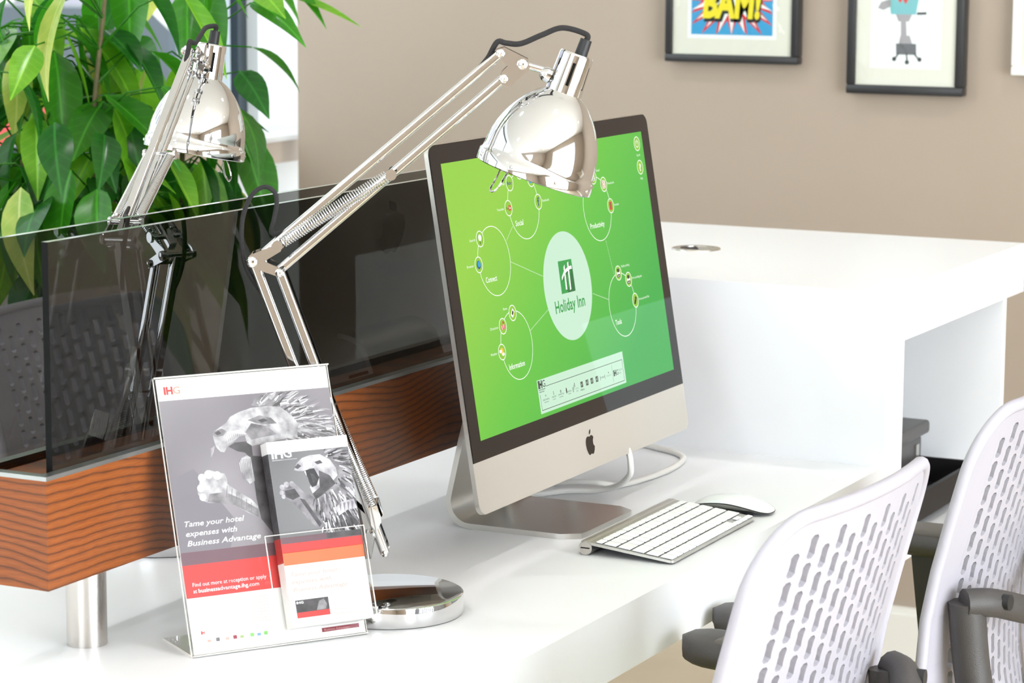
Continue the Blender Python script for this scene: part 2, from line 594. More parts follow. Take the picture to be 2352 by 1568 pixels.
# ceiling downlights
dl0 = None
lens_m = mat('warm_lens', (255, 226, 178), 0.5, emit=18.0)
lens_m.cycles.emission_sampling = 'NONE'
for ix, x in enumerate((-1.1, 0.6, 2.3)):
    for iy, y in enumerate((-4.0, -2.3, -0.6, 1.1)):
        if dl0 is None:
            dl0 = empty('downlight', (x, y, ZC), 0, 'recessed warm ceiling downlight with a chrome trim ring', 'downlight', 'recessed ceiling downlights')
            MB().lathe([(0.05, -0.001), (0.062, -0.006), (0.066, -0.001), (0.05, -0.001)], 24).build('trim_ring', M_chrome_sat, dl0)
            MB().lathe([(0.0, 0.0), (0.05, -0.0015)], 24).build('lens', lens_m, dl0)
            o = dl0
        else:
            o = copy_tree(dl0)
            o.location = (x, y, ZC)
        if iy == 0:
            continue
        l = bpy.data.lights.new('downlight_lamp', 'SPOT')
        l.energy = 19.5
        l.color = (0.97, 0.98, 1.0)
        l.spot_size = radians(130)
        l.spot_blend = 0.6
        l.shadow_soft_size = 0.05
        lo = bpy.data.objects.new('lamp', l)
        lo.location = (0, 0, -0.02)
        COL.objects.link(lo)
        lo.parent = o

# outside
struct('ground', MB().box(-30, XL - 0.2, -15, 30, -0.5, -0.30), M_pave, 'pale paving outside the window')
bd = empty('building', (-11.0, 10.0, -0.30), 0, 'pale building across the street seen through the window', 'building')
MB().box(-3, 0, -14, 12, 0, 9).build('facade', M_ext, bd, 0)
for j in range(2):
    for i in range(12):
        MB().box(-0.02, 0.05, -13 + i * 2.0, -11.9 + i * 2.0, 0.9 + j * 3.1, 2.6 + j * 3.1).build('window', M_ext2, bd, 0)
rc = empty('red_car', (-7.4, 8.4, -0.30), radians(62), 'red car parked outside the window behind the plant', 'car')
MB().prism([(-1.9, 0.3), (1.9, 0.3), (1.95, 0.62), (1.2, 0.9), (-1.85, 0.95), (-1.95, 0.6)], -0.8, 0.8, M=Matrix.Rotation(radians(90), 4, 'X')).build('body', M_redcar, rc, 30)
MB().prism([(-1.7, 0.94), (0.9, 0.9), (0.35, 1.4), (-1.3, 1.45)], -0.7, 0.7, M=Matrix.Rotation(radians(90), 4, 'X')).build('cabin', M_frame_dark, rc, 30)
for x in (-1.2, 1.25):
    for y in (-0.78, 0.62):
        MB().cyl((x, y, 0.3), (x, y + 0.16, 0.3), 0.3, n=24).build('wheel', M_tyre, rc)

# ================================================================== DESK
YN = -2.4                        # near end of the desk, outside the frame
XF2 = -0.884                     # far long edge
YBX, YBK, ZSH, TP = 0.663, 1.3585, 0.256, 0.081
dk = empty('bench_desk', (0, 0, D), 0, 'white solid surface bench desk with raised counter box at its end', 'desk')
MB().box(XF2, 0, YN, YBX, -0.081, 0).build('desktop', M_white, dk, 0)
MB().box(XF2, 0, YBX, YBX + TP, -0.165, ZSH - TP).build('side_panel', M_white, dk, 0)
MB().box(XF2, 0, YBX, YBK, ZSH - TP, ZSH).build('counter_top', M_white, dk, 0)
MB().box(XF2 + 0.01, -0.001, 1.2472, 1.2652, -0.145, ZSH - TP).build('divider_panel', M_white, dk, 0)
MB().box(XF2 + 0.01, -0.001, YBX + TP, 1.2652, -0.163, -0.145).build('shelf_board', M_white, dk, 0)
MB().box(-0.455, -0.440, YBX + TP, 1.2472, -0.145, ZSH - TP).build('shelf_back', M_white, dk, 0)
for y in (-2.3, 1.2):
    MB().box(-0.80, -0.09 if y < 0 else -0.74, y - 0.03, y + 0.03, -D, -0.081 if y < 0 else -0.163).build('leg_panel', M_white, dk, 0)

gm = empty('cable_grommet', (-0.4475, 1.013, D + ZSH), radians(20), 'round silver cable grommet set in the white counter top', 'grommet')
MB().lathe([(0.026, -0.002), (0.0262, 0.0022), (0.039, 0.002), (0.040, 0.0), (0.040, -0.002)], 40).build('ring', M_chrome_sat, gm)
MB().lathe([(0.0, 0.0002), (0.026, 0.0002)], 32).build('opening', M_slot, gm, 0)
MB().poly([(0.026 * cos(a), 0.026 * sin(a)) for a in [radians(q) for q in range(-75, 105, 10)]], 0.0015).build('flap', M_alu, gm, 0)

# ================================================================== PARTITION
XW, XG, XG2, YW = -0.3957, -0.4097, -0.4746, -0.7984
XW2 = XG2 - 0.014 - 0.008
ZB, ZT, ZG = 0.0931, 0.2085, 0.4505
pt = empty('desk_partition', (0, 0, D), 0, 'long wood trough partition holding smoked glass screens on steel posts', 'partition')
YE = 0.655
MB().box(XW - 0.012, XW, YW, YE, ZB, ZT).build('wood_panel', M_wood, pt, 0)
MB().box(XW2, XW2 + 0.012, YW, YE, ZB, ZT).build('wood_panel', M_wood, pt, 0)
MB().box(XW2 + 0.012, XW - 0.012, YW + 0.0005, YW + 0.012, ZB, ZT).build('wood_end', M_wood, pt, 0)
MB().box(XW2 + 0.012, XW - 0.012, YW + 0.012, YE, ZB, ZB + 0.01).build('trough_bottom', M_wood, pt, 0)
MB().box(XW2 + 0.012, XW - 0.012, YW + 0.012, YE, ZT - 0.012, ZT - 0.002).build('trough_cover', M_wood, pt, 0)
MB().box(XW - 0.013, XW + 0.0004, YW - 0.0004, YE, ZT, ZT + 0.0045).box(XW2 - 0.0004, XW2 + 0.013, YW - 0.0004, YE, ZT, ZT + 0.0045).box(XW2 + 0.013, XW - 0.013, YW - 0.0004, YW + 0.012, ZT, ZT + 0.0045).build('aluminium_trim', M_alu_trim, pt, 0)


def pane(x0, x1, y0, y1, z0, z1):
    mb = MB().box(x0, x1, y0, y1, z0, z1)
    mb.m = [0, 0, 2, 2, 1, 1]
    mb.f = mb.f
    o = mb.build('glass_pane', [M_tint, M_glassedge_lit, M_glassend], pt, 0)
    return o


pane(XG - 0.008, XG, YW + 0.030, YE - 0.002, ZT - 0.002, ZG)
pane(XG2 - 0.008, XG2, YW + 0.005, YE - 0.002, ZT - 0.002, ZG)
for y in (-0.665, 0.34):
    MB().cyl(((XG + XG2) / 2 - 0.004, y, 0.0), ((XG + XG2) / 2 - 0.004, y, ZB), 0.022, n=40).build('steel_post', M_chrome_sat, pt)

# ================================================================== LAMPS
def channel(mb, p0, p1, w=0.0105, dpt=0.009, wall=0.0013, flip=1):
    """U channel from p0 to p1 in the lamp plane (x, z), open side away from the viewer"""
    p0, p1 = Vector(p0), Vector(p1)
    z = (p1 - p0).normalized()
    y = Vector((0, 1, 0)) * flip
    x = y.cross(z).normalized()
    h = w / 2
    rc_ = min(h, dpt / 2) * 0.72
    prof = [(-h + rc_ - rc_ * cos(radians(q)), -dpt / 2 + rc_ - rc_ * sin(radians(q))) for q in range(0, 91, 15)] + [(h - rc_ + rc_ * sin(radians(q)), -dpt / 2 + rc_ - rc_ * cos(radians(q))) for q in range(0, 91, 15)]
    prof += [(h, dpt / 2), (-h, dpt / 2)]
    M = frame(p0, x, y, z)
    L = (p1 - p0).length
    n = len(prof)
    vs = [(a, b, 0) for a, b in prof] + [(a, b, L) for a, b in prof]
    fs = [(i, (i + 1) % n, n + (i + 1) % n, n + i) for i in range(n)]
    fs += [tuple(range(n))[::-1], tuple(range(n, 2 * n))]
    mb.add(vs, fs, 0, M)
    return mb


def helix(p0, p1, R=0.0046, wire=0.0008, turns=44, n=10):
    p0, p1 = Vector(p0), Vector(p1)
    z = (p1 - p0)
    L = z.length
    z.normalize()
    x = Vector((0, 1, 0)) - z * z.y
    x.normalize()
    y = z.cross(x)
    pts = [p0]
    for i in range(turns * n + 1):
        a = 2 * pi * i / n
        t = 0.04 + 0.92 * i / (turns * n)
        pts.append(p0 + z * (L * t) + x * (R * cos(a)) + y * (R * sin(a)))
    pts.append(p1)
    return MB().tube(pts, wire, 5)


def bolt(mb, p, r=0.0042, half=0.009):
    x, z = p
    prof = [(0, 0.0035), (r * 0.55, 0.0032), (r * 0.9, 0.002), (r, 0.0), (r, -0.001), (r * 0.5, -0.001)]
    for s_ in (-1, 1):
        M = Matrix.Translation((x, s_ * half, z)) @ Matrix.Rotation(radians(-90) * s_, 4, 'X')
        mb.lathe(prof, 14, M=M)
    mb.cyl((x, -half, z), (x, half, z), r * 0.45, n=10)
    return mb


def make_lamp(name, loc, rz, label, U1=(0.1239, 0.6331), head_tilt=19.5, side_tilt=0.0, cordloop=True):
    L = empty(name, loc, rz, label, 'desk lamp', 'chrome architect desk lamps')
    # base
    MB().lathe([(0.0, 0.0), (0.080, 0.0), (0.0835, 0.001), (0.0845, 0.004), (0.0845, 0.0205), (0.0838, 0.0228), (0.0815, 0.0238), (0.0, 0.0242)], 96).build('base', M_chrome, L, 40)
    sx = -0.036
    MB().lathe([(0.012, 0.024), (0.0115, 0.030), (0.0062, 0.032), (0.0062, 0.070), (0.0, 0.070)], 28, M=Matrix.Translation((sx, 0, 0))).build('stem', M_chrome, L)
    br = MB()
    br.prism([(sx - 0.012, 0.066), (sx + 0.016, 0.066), (sx + 0.022, 0.104), (sx - 0.004, 0.128), (sx - 0.013, 0.100)], 0.0115, 0.0132, M=Matrix.Rotation(radians(90), 4, 'X'))
    br.prism([(sx - 0.012, 0.066), (sx + 0.016, 0.066), (sx + 0.022, 0.104), (sx - 0.004, 0.128), (sx - 0.013, 0.100)], -0.0132, -0.0115, M=Matrix.Rotation(radians(90), 4, 'X'))
    br.box(sx - 0.012, sx + 0.016, -0.0132, 0.0132, 0.064, 0.0665)
    b = br.build('bracket', M_chrome, L)
    MB().cyl((sx + 0.013, -0.024, 0.0903), (sx + 0.013, 0.013, 0.0903), 0.0062, n=24).build('tension_knob', M_chrome, b)
    MB().cyl((sx + 0.016, 0.0135, 0.098), (sx + 0.016, 0.026, 0.098), 0.005, n=20).cyl((sx + 0.016, 0.026, 0.098), (sx + 0.016, 0.030, 0.098), 0.0055, n=20).build('cable_grip', M_black, b)
    # lower arm
    piv1, endE = (-0.0354, 0.0867), (-0.0048, 0.0707)
    J1a, J1b, J1c = (-0.1512, 0.402), (-0.1207, 0.3899), (-0.1229, 0.4202)
    v3 = lambda p, y=0.0: (p[0], y, p[1])
    channel(MB(), v3(piv1, -0.002), v3(J1a, -0.002), 0.0115).build('lower_arm_bar', M_chrome, L)
    channel(MB(), v3(endE, -0.0125), v3(J1b, -0.0125), 0.0105, 0.007).build('lower_arm_bar', M_chrome, L)
    channel(MB(), v3(endE, 0.0125), v3(J1b, 0.0125), 0.0105, 0.007, flip=-1).build('lower_arm_bar', M_chrome, L)
    for y in (-0.021, 0.021):
        helix((-0.0168, y, 0.1225), (-0.064, y, 0.232), turns=48).build('spring', M_chrome, L, 60)
    for p in ((-0.0168, 0.1225), (-0.064, 0.232)):
        MB().cyl((p[0], -0.024, p[1]), (p[0], 0.024, p[1]), 0.0022, n=12).build('spring_pin', M_chrome, L)
    for y in (-0.0225, 0.0205):
        MB().prism([(-0.0210, 0.126), (-0.013, 0.128), (-0.008, 0.109), (-0.014, 0.098), (-0.020, 0.105)], -y - 0.0005, -y + 0.0008, M=Matrix.Rotation(radians(90), 4, 'X')).build('spring_mount', M_chrome, L)
    # elbow plates
    for y in (-0.0185, 0.0175):
        MB().prism([(J1a[0] - 0.004, J1a[1] - 0.005), (J1b[0] + 0.004, J1b[1] - 0.006), (J1b[0] + 0.003, J1b[1] + 0.004), (J1a[0] + 0.014, J1a[1] + 0.001), (J1c[0] + 0.004, J1c[1] - 0.006), (J1c[0] + 0.005, J1c[1] + 0.004), (J1a[0] - 0.002, J1a[1] + 0.008), (J1a[0] - 0.006, J1a[1] + 0.002)],
                   -y - 0.0006, -y + 0.0006, M=Matrix.Rotation(radians(90), 4, 'X')).build('elbow_plate', M_chrome, L)
    for p_, r_, h_ in ((J1a, 0.0062, 0.0195), (J1b, 0.0048, 0.0195), (endE, 0.0038, 0.0165), (piv1, 0.0042, 0.0155)):
        bolt(MB(), p_, r_, h_).build('bolt', M_chrome, L)
    # upper arm
    dU = Vector((U1[0] - 0.1239, 0, U1[1] - 0.6331))
    A = lambda x, z, y=0.0: Vector((x, y, z)) + dU
    U2 = (0.1274 + dU.x, 0.6053 + dU.z)
    U3 = (0.1479 + dU.x, 0.6212 + dU.z)
    channel(MB(), (J1c[0] - 0.016, 0, J1c[1] - 0.010), v3(U1), 0.0110).build('upper_arm_bar', M_chrome, L)
    channel(MB(), (J1b[0] - 0.0005, 0, J1b[1] + 0.002), v3(U2), 0.0105).build('upper_arm_bar', M_chrome, L)
    m0 = Vector((J1c[0], 0, J1c[1]))
    m1 = m0 + (Vector((0.0035, 0, 0.4997)) - m0) * 1.0
    ang = math.atan2(U1[1] - J1a[1], U1[0] - J1a[0]) - math.atan2(0.6331 - J1a[1], 0.1239 - J1a[0])
    q = m1 - m0
    m1 = m0 + Vector((q.x * cos(ang) - q.z * sin(ang), 0, q.x * sin(ang) + q.z * cos(ang)))
    for y in (-0.0135, 0.0135):
        helix(m0 + Vector((0, y, 0)), m1 + Vector((0, y, 0)), R=0.0058, wire=0.00095, turns=46).build('spring', M_chrome, L, 60)
    for p in (m0, m1):
        sp = MB()
        sp.cyl(p + Vector((0, -0.020, 0)), p + Vector((0, 0.020, 0)), 0.0035, n=14)
        for y in (-0.021, 0.018):
            sp.cyl(p + Vector((0, y, 0)), p + Vector((0, y + 0.003, 0)), 0.0062, n=18)
        sp.build('spring_bolt', M_chrome, L)
    for y in (-0.0085, 0.0085):
        MB().prism([(U1[0] - 0.006, U1[1] + 0.004), (U1[0] + 0.004, U1[1] + 0.007), (U3[0] + 0.006, U3[1] + 0.006), (U3[0] + 0.008, U3[1] - 0.006), (U2[0] + 0.006, U2[1] - 0.009), (U2[0] - 0.007, U2[1] - 0.004), (U2[0] - 0.002, U2[1] + 0.008), (U2[0] + 0.004, U2[1] + 0.014), (U1[0] + 0.002, U1[1] - 0.009)],
                   -y - 0.0006, -y + 0.0006, M=Matrix.Rotation(radians(90), 4, 'X')).build('head_plate', M_chrome, L)
    for p_, r_ in ((U1, 0.005), (U2, 0.005), (U3, 0.006)):
        bolt(MB(), p_, r_, 0.0095).build('bolt', M_chrome, L)
    # head
    piv = Vector((0.1778, 0, 0.6127)) + dU
    hd = empty('lamp_head', tuple(piv), 0)
    hd.parent = L
    # local axis (z up through the cap); origin at the pin end on the cap side
    off = Vector((0.193, 0, 0.5893)) - Vector((0.1778, 0, 0.6127))
    R_ = Matrix.Rotation(radians(side_tilt), 4, 'X') @ Matrix.Rotation(radians(head_tilt), 4, 'Y')
    R0 = Matrix.Rotation(radians(19.5), 4, 'Y')
    o2 = R0.inverted() @ off
    HM = R_ @ Matrix.Translation(o2)           # local z=0 at the neck
    MB().cyl(Vector((U3[0], 0, U3[1])), piv + Vector((0.004, 0, -0.001)), 0.0042, n=16).build('head_pin', M_chrome, L)
    MB().lathe([(0, 0.009), (0.005, 0.008), (0.0085, 0.004), (0.009, 0), (0.0085, -0.004), (0, -0.006)], 20, M=Matrix.Translation((-0.002, 0, -0.003)) @ R_ @ Matrix.Rotation(radians(-80), 4, 'Y')).build('swivel', M_chrome, hd)
    bell = []
    for i in range(19):
        t = i / 18
        bell.append((0.0215 + 0.0425 * (1 - t ** 2.05) ** 0.80, -0.083 + 0.083 * t))
    rimz = -0.0985
    prof = [(0.0660, rimz), (0.0668, rimz + 0.0006), (0.0668, rimz + 0.0125), (0.0660, rimz + 0.0138), (0.0648, -0.0835)] + bell[1:] + [(0.0205, 0.0015)]
    inner = [(max(r - 0.0014, 0.001), z - 0.0006) for r, z in prof[::-1]]
    MB().lathe(prof + inner, 96, M=HM, closed=True).build('shade', M_chrome, hd, 40)
    rv = MB()
    for i in range(8):
        a = 2 * pi * i / 8 + 0.35
        rv.lathe([(0, 0.0016), (0.0016, 0.0011), (0.0023, 0)], 10, M=HM @ Matrix.Rotation(a, 4, 'Z') @ Matrix.Translation((0.0667, 0, rimz + 0.007)) @ Matrix.Rotation(radians(90), 4, 'Y'))
    rv.build('rim_screw', M_chrome, hd)
    # cap with six real slots
    cp = MB()
    zr = [0.000, 0.010, 0.036, 0.044]
    rr = lambda z: 0.0208 - z * 0.035
    n = 72
    for i in range(n):
        a0, a1 = 2 * pi * i / n, 2 * pi * (i + 1) / n
        slot = (i % 12) in (5, 6)
        for j in range(3):
            if slot and j == 1:
                continue
            vs = [(rr(z) * cos(a), rr(z) * sin(a), z) for z in (zr[j], zr[j + 1]) for a in (a0, a1)]
            cp.add(vs, [(0, 1, 3, 2)], 0, HM)
    cp.lathe([(rr(0.044), 0.044), (rr(0.044) - 0.0012, 0.0462), (0.008, 0.0468), (0.0, 0.0468)], 72, M=HM)
    cp.build('cap', M_chrome, hd, 40)
    MB().cyl((0, 0, -0.002), (0, 0, 0.0445), 0.0158, n=32, M=HM).build('socket', M_slot, hd)
    MB().lathe([(0.0, -0.085), (0.012, -0.083), (0.021, -0.072), (0.024, -0.06), (0.021, -0.045), (0.014, -0.028), (0.013, -0.002), (0.0, -0.002)], 32, M=HM).build('bulb', M_bulb, hd)
    MB().cyl((0.004, 0, 0.046), (0.004, 0, 0.064), 0.0072, 0.0066, n=20, M=HM).build('strain_relief', M_black, hd)
    hl = [(-0.040, -0.004, rimz + 0.008), (-0.046, -0.008, rimz - 0.006), (-0.052, -0.010, rimz - 0.020), (-0.052, -0.004, rimz - 0.027), (-0.050, 0.004, rimz - 0.026), (-0.044, 0.008, rimz - 0.016), (-0.038, 0.010, rimz + 0.008)]
    MB().tube(spline(hl, 6), 0.0011, 8, M=HM @ Matrix.Rotation(radians(40), 4, 'Z') if not side_tilt else HM @ Matrix.Rotation(radians(100), 4, 'Z')).build('handle_loop', M_chrome, hd)
    # cord
    top = HM @ Vector((0.004, 0, 0.062)) + piv
    tdir = (HM.to_3x3() @ Vector((0, 0, 1)))
    u1 = Vector((U1[0], 0, U1[1]))
    ar = (u1 - Vector((J1a[0], 0, J1a[1]))).normalized()
    nr = Vector((-ar.z, 0, ar.x))
    c1 = [top, top + tdir * 0.008 + Vector((-0.002, 0, 0)), u1 + Vector((0.068, 0, 0.028)), u1 + Vector((0.045, 0, 0.020)), u1 + Vector((0.022, 0, 0.0105)), u1 + Vector((0.006, 0, 0.011)), u1 + Vector((-0.004, 0, 0.012)), u1 - ar * 0.014 + nr * 0.005, u1 - ar * 0.03 + nr * 0.002]
    MB().tube(spline(c1, 8), 0.0032, 10).build('cord', M_cord, L)
    c2 = [(-0.110, 0, 0.436), (-0.130, -0.002, 0.432), (-0.1275, -0.006, 0.448), (-0.124, -0.008, 0.466), (-0.1265, -0.008, 0.479), (-0.138, -0.006, 0.4845), (-0.152, -0.004, 0.475), (-0.162, 0, 0.452), (-0.1645, 0.002, 0.424), (-0.161, 0.002, 0.398), (-0.150, 0.002, 0.376), (-0.140, 0.001, 0.362)]
    if not cordloop:
        c2 = [(-0.110, 0, 0.436), (-0.132, -0.002, 0.428), (-0.150, -0.012, 0.428), (-0.170, -0.016, 0.410), (-0.176, -0.014, 0.380), (-0.168, -0.010, 0.352), (-0.156, -0.006, 0.345), (-0.146, -0.002, 0.358), (-0.139, 0.0, 0.358)]
    MB().tube(spline(c2, 8), 0.0026, 10).build('cord', M_cord, L)
    return L


make_lamp('desk_lamp', (-0.2242, -0.3911, D), math.atan2(0.45295, 0.89154), 'chrome architect lamp standing on the near desk before the computer')
make_lamp('desk_lamp', (-0.645, -0.228, D), radians(106), 'chrome architect lamp on the far desk behind the smoked glass', U1=(0.138, 0.612), head_tilt=6, side_tilt=9, cordloop=False)

# ================================================================== COMPUTER
IM = empty('desktop_computer', (-0.25456, 0.12651, D), 0.0119, 'silver all-in-one desktop computer with a green lit screen', 'computer')
TI, IZ = 0.1637, 0.3255
DM = frame((0, 0, IZ), (0, 1, 0), (-sin(TI), 0, cos(TI)), (cos(TI), 0, sin(TI)))      # local (u, v, out of the screen)
VB, VT, VG = -0.2555, 0.1925, -0.1915
out = rrect(-0.325, 0.325, VB, VT, 0.015, 8)
cxm, cym = 0.0, (VB + VT) / 2
rings = [(1.0, 0.0), (1.0, -0.0055), (0.96, -0.009), (0.88, -0.0155), (0.75, -0.024), (0.6, -0.032), (0.45, -0.038), (0.3, -0.042), (0.12, -0.0442), (0.0, -0.0445)]
bv, bf = [], []
n = len(out)
for s_, k_ in rings[:-1]:
    bv += [(cxm + (x - cxm) * s_, cym + (y - cym) * s_, k_) for x, y in out]
bv.append((cxm, cym, rings[-1][1]))
nr_ = len(rings) - 1
for i in range(nr_ - 1):
    for j in range(n):
        j2 = (j + 1) % n
        bf.append((i * n + j, i * n + j2, (i + 1) * n + j2, (i + 1) * n + j))
for j in range(n):
    bf.append(((nr_ - 1) * n + j, (nr_ - 1) * n + (j + 1) % n, nr_ * n))
bf.append(tuple(range(n)))
MB().add(bv, bf, 0, DM).build('body', M_alu, IM, 25)
MB().prism(rrect(-0.3245, 0.3245, VB + 0.0005, VG, 0.0145, 8, (1, 1, 0, 0)), 0.0, 0.0005, M=DM).build('chin_panel', M_alu_face, IM, 0)
MB().prism(rrect(-0.3235, 0.3235, VG, VT - 0.0015, 0.0138, 8, (0, 0, 1, 1)), 0.0, 0.0009, M=DM).build('front_glass', M_blackglass, IM, 0)
# screen
scr = mat('lit_green_screen', (90, 195, 60), 0.03, emit=1.0, spec=0.35)
nt = scr.node_tree
tc = nt.nodes.new('ShaderNodeTexCoord')
sep = nt.nodes.new('ShaderNodeSeparateXYZ')
nt.links.new(tc.outputs['Object'], sep.inputs[0])
ma = nt.nodes.new('ShaderNodeMath'); ma.operation = 'MULTIPLY_ADD'; ma.inputs[1].default_value = 1.05; ma.inputs[2].default_value = 0.42
nt.links.new(sep.outputs['Y'], ma.inputs[0])
mb_ = nt.nodes.new('ShaderNodeMath'); mb_.operation = 'MULTIPLY_ADD'; mb_.inputs[1].default_value = -1.35; mb_.inputs[2].default_value = 0.47
nt.links.new(sep.outputs['Z'], mb_.inputs[0])
ad = nt.nodes.new('ShaderNodeMath'); ad.operation = 'ADD'
nt.links.new(ma.outputs[0], ad.inputs[0]); nt.links.new(mb_.outputs[0], ad.inputs[1])
rp = nt.nodes.new('ShaderNodeValToRGB')
rp.color_ramp.elements[0].position, rp.color_ramp.elements[0].color = 0.12, lin((146, 208, 64))
rp.color_ramp.elements[1].position, rp.color_ramp.elements[1].color = 0.80, lin((44, 172, 66))
x = rp.color_ramp.elements.new(0.42); x.color = lin((96, 196, 60))
nt.links.new(ad.outputs[0], rp.inputs[0])
nt.links.new(rp.outputs[0], nt.nodes['Principled BSDF'].inputs['Emission Color'])
hw, hh = 0.5967 / 2, 0.3357 / 2
E_ = lambda nme, c: mat('screen_' + nme, c, 0.03, emit=1.0, spec=0.35)
SM = [E_('white', (250, 255, 246)), E_('pale', (200, 236, 210)), E_('logo_green', (32, 158, 70)), E_('lime', (140, 200, 50)), E_('dark', (34, 40, 38)), E_('navy', (20, 70, 130)),
      E_('sky', (40, 160, 225)), E_('red', (214, 60, 52)), E_('grey', (130, 150, 140)), E_('gold', (246, 200, 60)), E_('logo_dark', (16, 110, 52)), E_('pink', (232, 120, 120))]
WH, PA, LG, LI, DK, NV, SK, RD, GY, GO, LD, PK = range(12)
g = MB()
g.box(-hw, hw, -hh, hh, 0.0009, 0.00105, 12, M=DM)
mm = 0.001
z1, z2, z3, z4, z5 = 0.00115, 0.00122, 0.00130, 0.00138, 0.00146
G = dict(M=DM)
circ = {'Social': (-95.3, 100), 'Productivity': (121, 75.5), 'Connect': (-196.5, 39.8), 'Information': (-168.5, -68.8), 'Tools': (158.5, -58.6)}
for nm, (x, y) in circ.items():
    g.ring(x * mm, y * mm, 0.0424, 0.0434, z1, 64, WH, **G)
for nm, x, y, w in (('Social', -125.1, 77, 22), ('Productivity', 91.5, 52.2, 45), ('Connect', -226.5, 16.8, 30.3), ('Information', -197.6, -95.2, 43.4), ('Tools', 128, -81.8, 19.7)):
    g.text(nm, x * mm, y * mm - 0.0012, 0.0072, z2, WH, w=w * mm, bold=0.012, **G)
g.disc(-0.0006, -0.0141, 0.0709, z1, 72, PA, **G)


def dots(x0, y0, x1, y1, n):
    for i in range(n):
        t = (i + 0.5) / n
        g.disc((x0 + (x1 - x0) * t) * mm, (y0 + (y1 - y0) * t) * mm, 0.0006, z1, 6, WH, **G)


dots(-156, 61.1, -134, 76.8, 13)
dots(-153, 33.9, -69.7, 6.2, 38)
dots(-126.3, -56.2, -66, -36.5, 28)
dots(133.8, 31.7, 144.4, -15.7, 20)
dots(70.5, -32.9, 116.2, -46.6, 20)
icons = {'Search': (-226.4, 70.1), 'Browser': (-239.1, 39.6), 'Youtube': (-138.4, 100), 'Flikr': (-125.9, 130.4), 'in': (-95.5, 142.8), 'Twitter': (-64.9, 130.6), 'Facebook': (-52.8, 100.4),
         'Word': (91.3, 104.6), 'Excel': (121, 118.3), 'Powerpoint': (151.2, 105.8), 'Acrobat': (164.1, 75.6), 'Mobile printing': (158.6, -15.5), 'Print boarding pass': (188.7, -27.6),
         'Access personal files': (201.5, -58), 'News': (-168.1, -28.6), 'Directions': (-199.1, -41.2), 'Weather': (-211, -71.8), 'Log out': (278.4, 151.9), 'Help': (278.5, 119.2)}
for nm, (x, y) in icons.items():
    g.disc(x * mm, y * mm, 0.0094, z2, 32, LI, **G)
    g.ring(x * mm, y * mm, 0.0090, 0.0102, z3, 32, WH, **G)
for nm, side, w in (('Search', -1, 15), ('Browser', -1, 18), ('Youtube', -1, 19), ('Flikr', -1, 9), ('Twitter', 1, 14), ('Facebook', 1, 20), ('Excel', 2, 11), ('Powerpoint', 1, 22), ('Acrobat', 1, 15),
                    ('Mobile printing', 2, 27), ('Print boarding pass', 1, 33), ('Access personal files', 1, 35), ('News', -2, 11), ('Directions', -1, 21), ('Weather', -1, 18), ('Log out', 0, 12), ('Help', 0, 8)):
    x, y = icons[nm]
    dy = 6 if abs(side) == 2 else -1.2
    if side == 0:
        g.text(nm, x * mm, (y - 17) * mm, 0.0034, z2, WH, w=w * mm, align='CENTER', **G)
    elif side > 0:
        g.text(nm, (x + 12) * mm, (y + dy) * mm, 0.0034, z2, WH, w=w * mm, **G)
    else:
        g.text(nm, (x - 13) * mm, (y + dy) * mm, 0.0034, z2, WH, w=w * mm, align='RIGHT', **G)


def I(nm):
    return icons[nm][0] * mm, icons[nm][1] * mm


x, y = I('Search'); g.disc(x, y + 0.0015, 0.0042, z3, 20, WH, **G); g.line(x - 0.001, y - 0.0025, x - 0.0005, y - 0.0065, 0.0015, z3, DK, **G)
x, y = I('Browser'); g.disc(x, y, 0.0052, z3, 20, NV, **G); g.disc(x + 0.0006, y + 0.0006, 0.0038, z4, 16, SK, **G)
x, y = I('Youtube'); g.poly(rrect(x - 0.0005, x + 0.0068, y - 0.0032, y + 0.0032, 0.001, 3), z3, RD, **G); g.text('You', x - 0.0068, y - 0.0014, 0.0032, z3, DK, w=0.006, bold=.02, **G); g.text('Tube', x + 0.0002, y - 0.0014, 0.0032, z4, WH, w=0.006, bold=.01, **G)
x, y = I('Flikr'); g.text('flick', x - 0.0076, y - 0.0018, 0.0042, z3, NV, w=0.0115, bold=.02, **G); g.text('r', x + 0.0042, y - 0.0018, 0.0042, z3, RD, w=0.0032, bold=.02, **G)
x, y = I('in'); g.poly(rrect(x - 0.0052, x + 0.0052, y - 0.0055, y + 0.0055, 0.001, 3), z3, NV, **G); g.text('in', x, y - 0.003, 0.0062, z4, WH, w=0.0075, bold=.02, align='CENTER', **G)
x, y = I('Twitter'); g.poly([(x - 0.006, y - 0.004), (x - 0.002, y - 0.0055), (x + 0.003, y - 0.003), (x + 0.0045, y + 0.001), (x + 0.006, y + 0.002), (x + 0.0045, y + 0.004), (x + 0.002, y + 0.0045), (x, y + 0.002), (x - 0.005, y + 0.0045), (x - 0.005, y + 0.001), (x - 0.0035, y - 0.001), (x - 0.0035, y - 0.003)], z3, SK, **G)
x, y = I('Facebook'); g.text('f', x, y - 0.005, 0.011, z3, NV, w=0.0056, bold=.03, align='CENTER', **G)
for nm, c in (('Word', NV), ('Excel', DK), ('Powerpoint', RD)):
    x, y = I(nm)
    g.poly(rrect(x - 0.0048, x + 0.0048, y - 0.0055, y + 0.0055, 0.001, 3), z3, WH, **G)
    g.ring(x, y, 0.0020, 0.0030, z4, 16, c, **G)
    for q in (-0.0042, 0.0042):
        g.line(x - 0.0036, y + q, x + 0.0036, y + q, 0.0008, z4, c, **G)
    g.line(x - 0.0040, y - 0.004, x - 0.0040, y + 0.004, 0.0009, z4, c, **G)
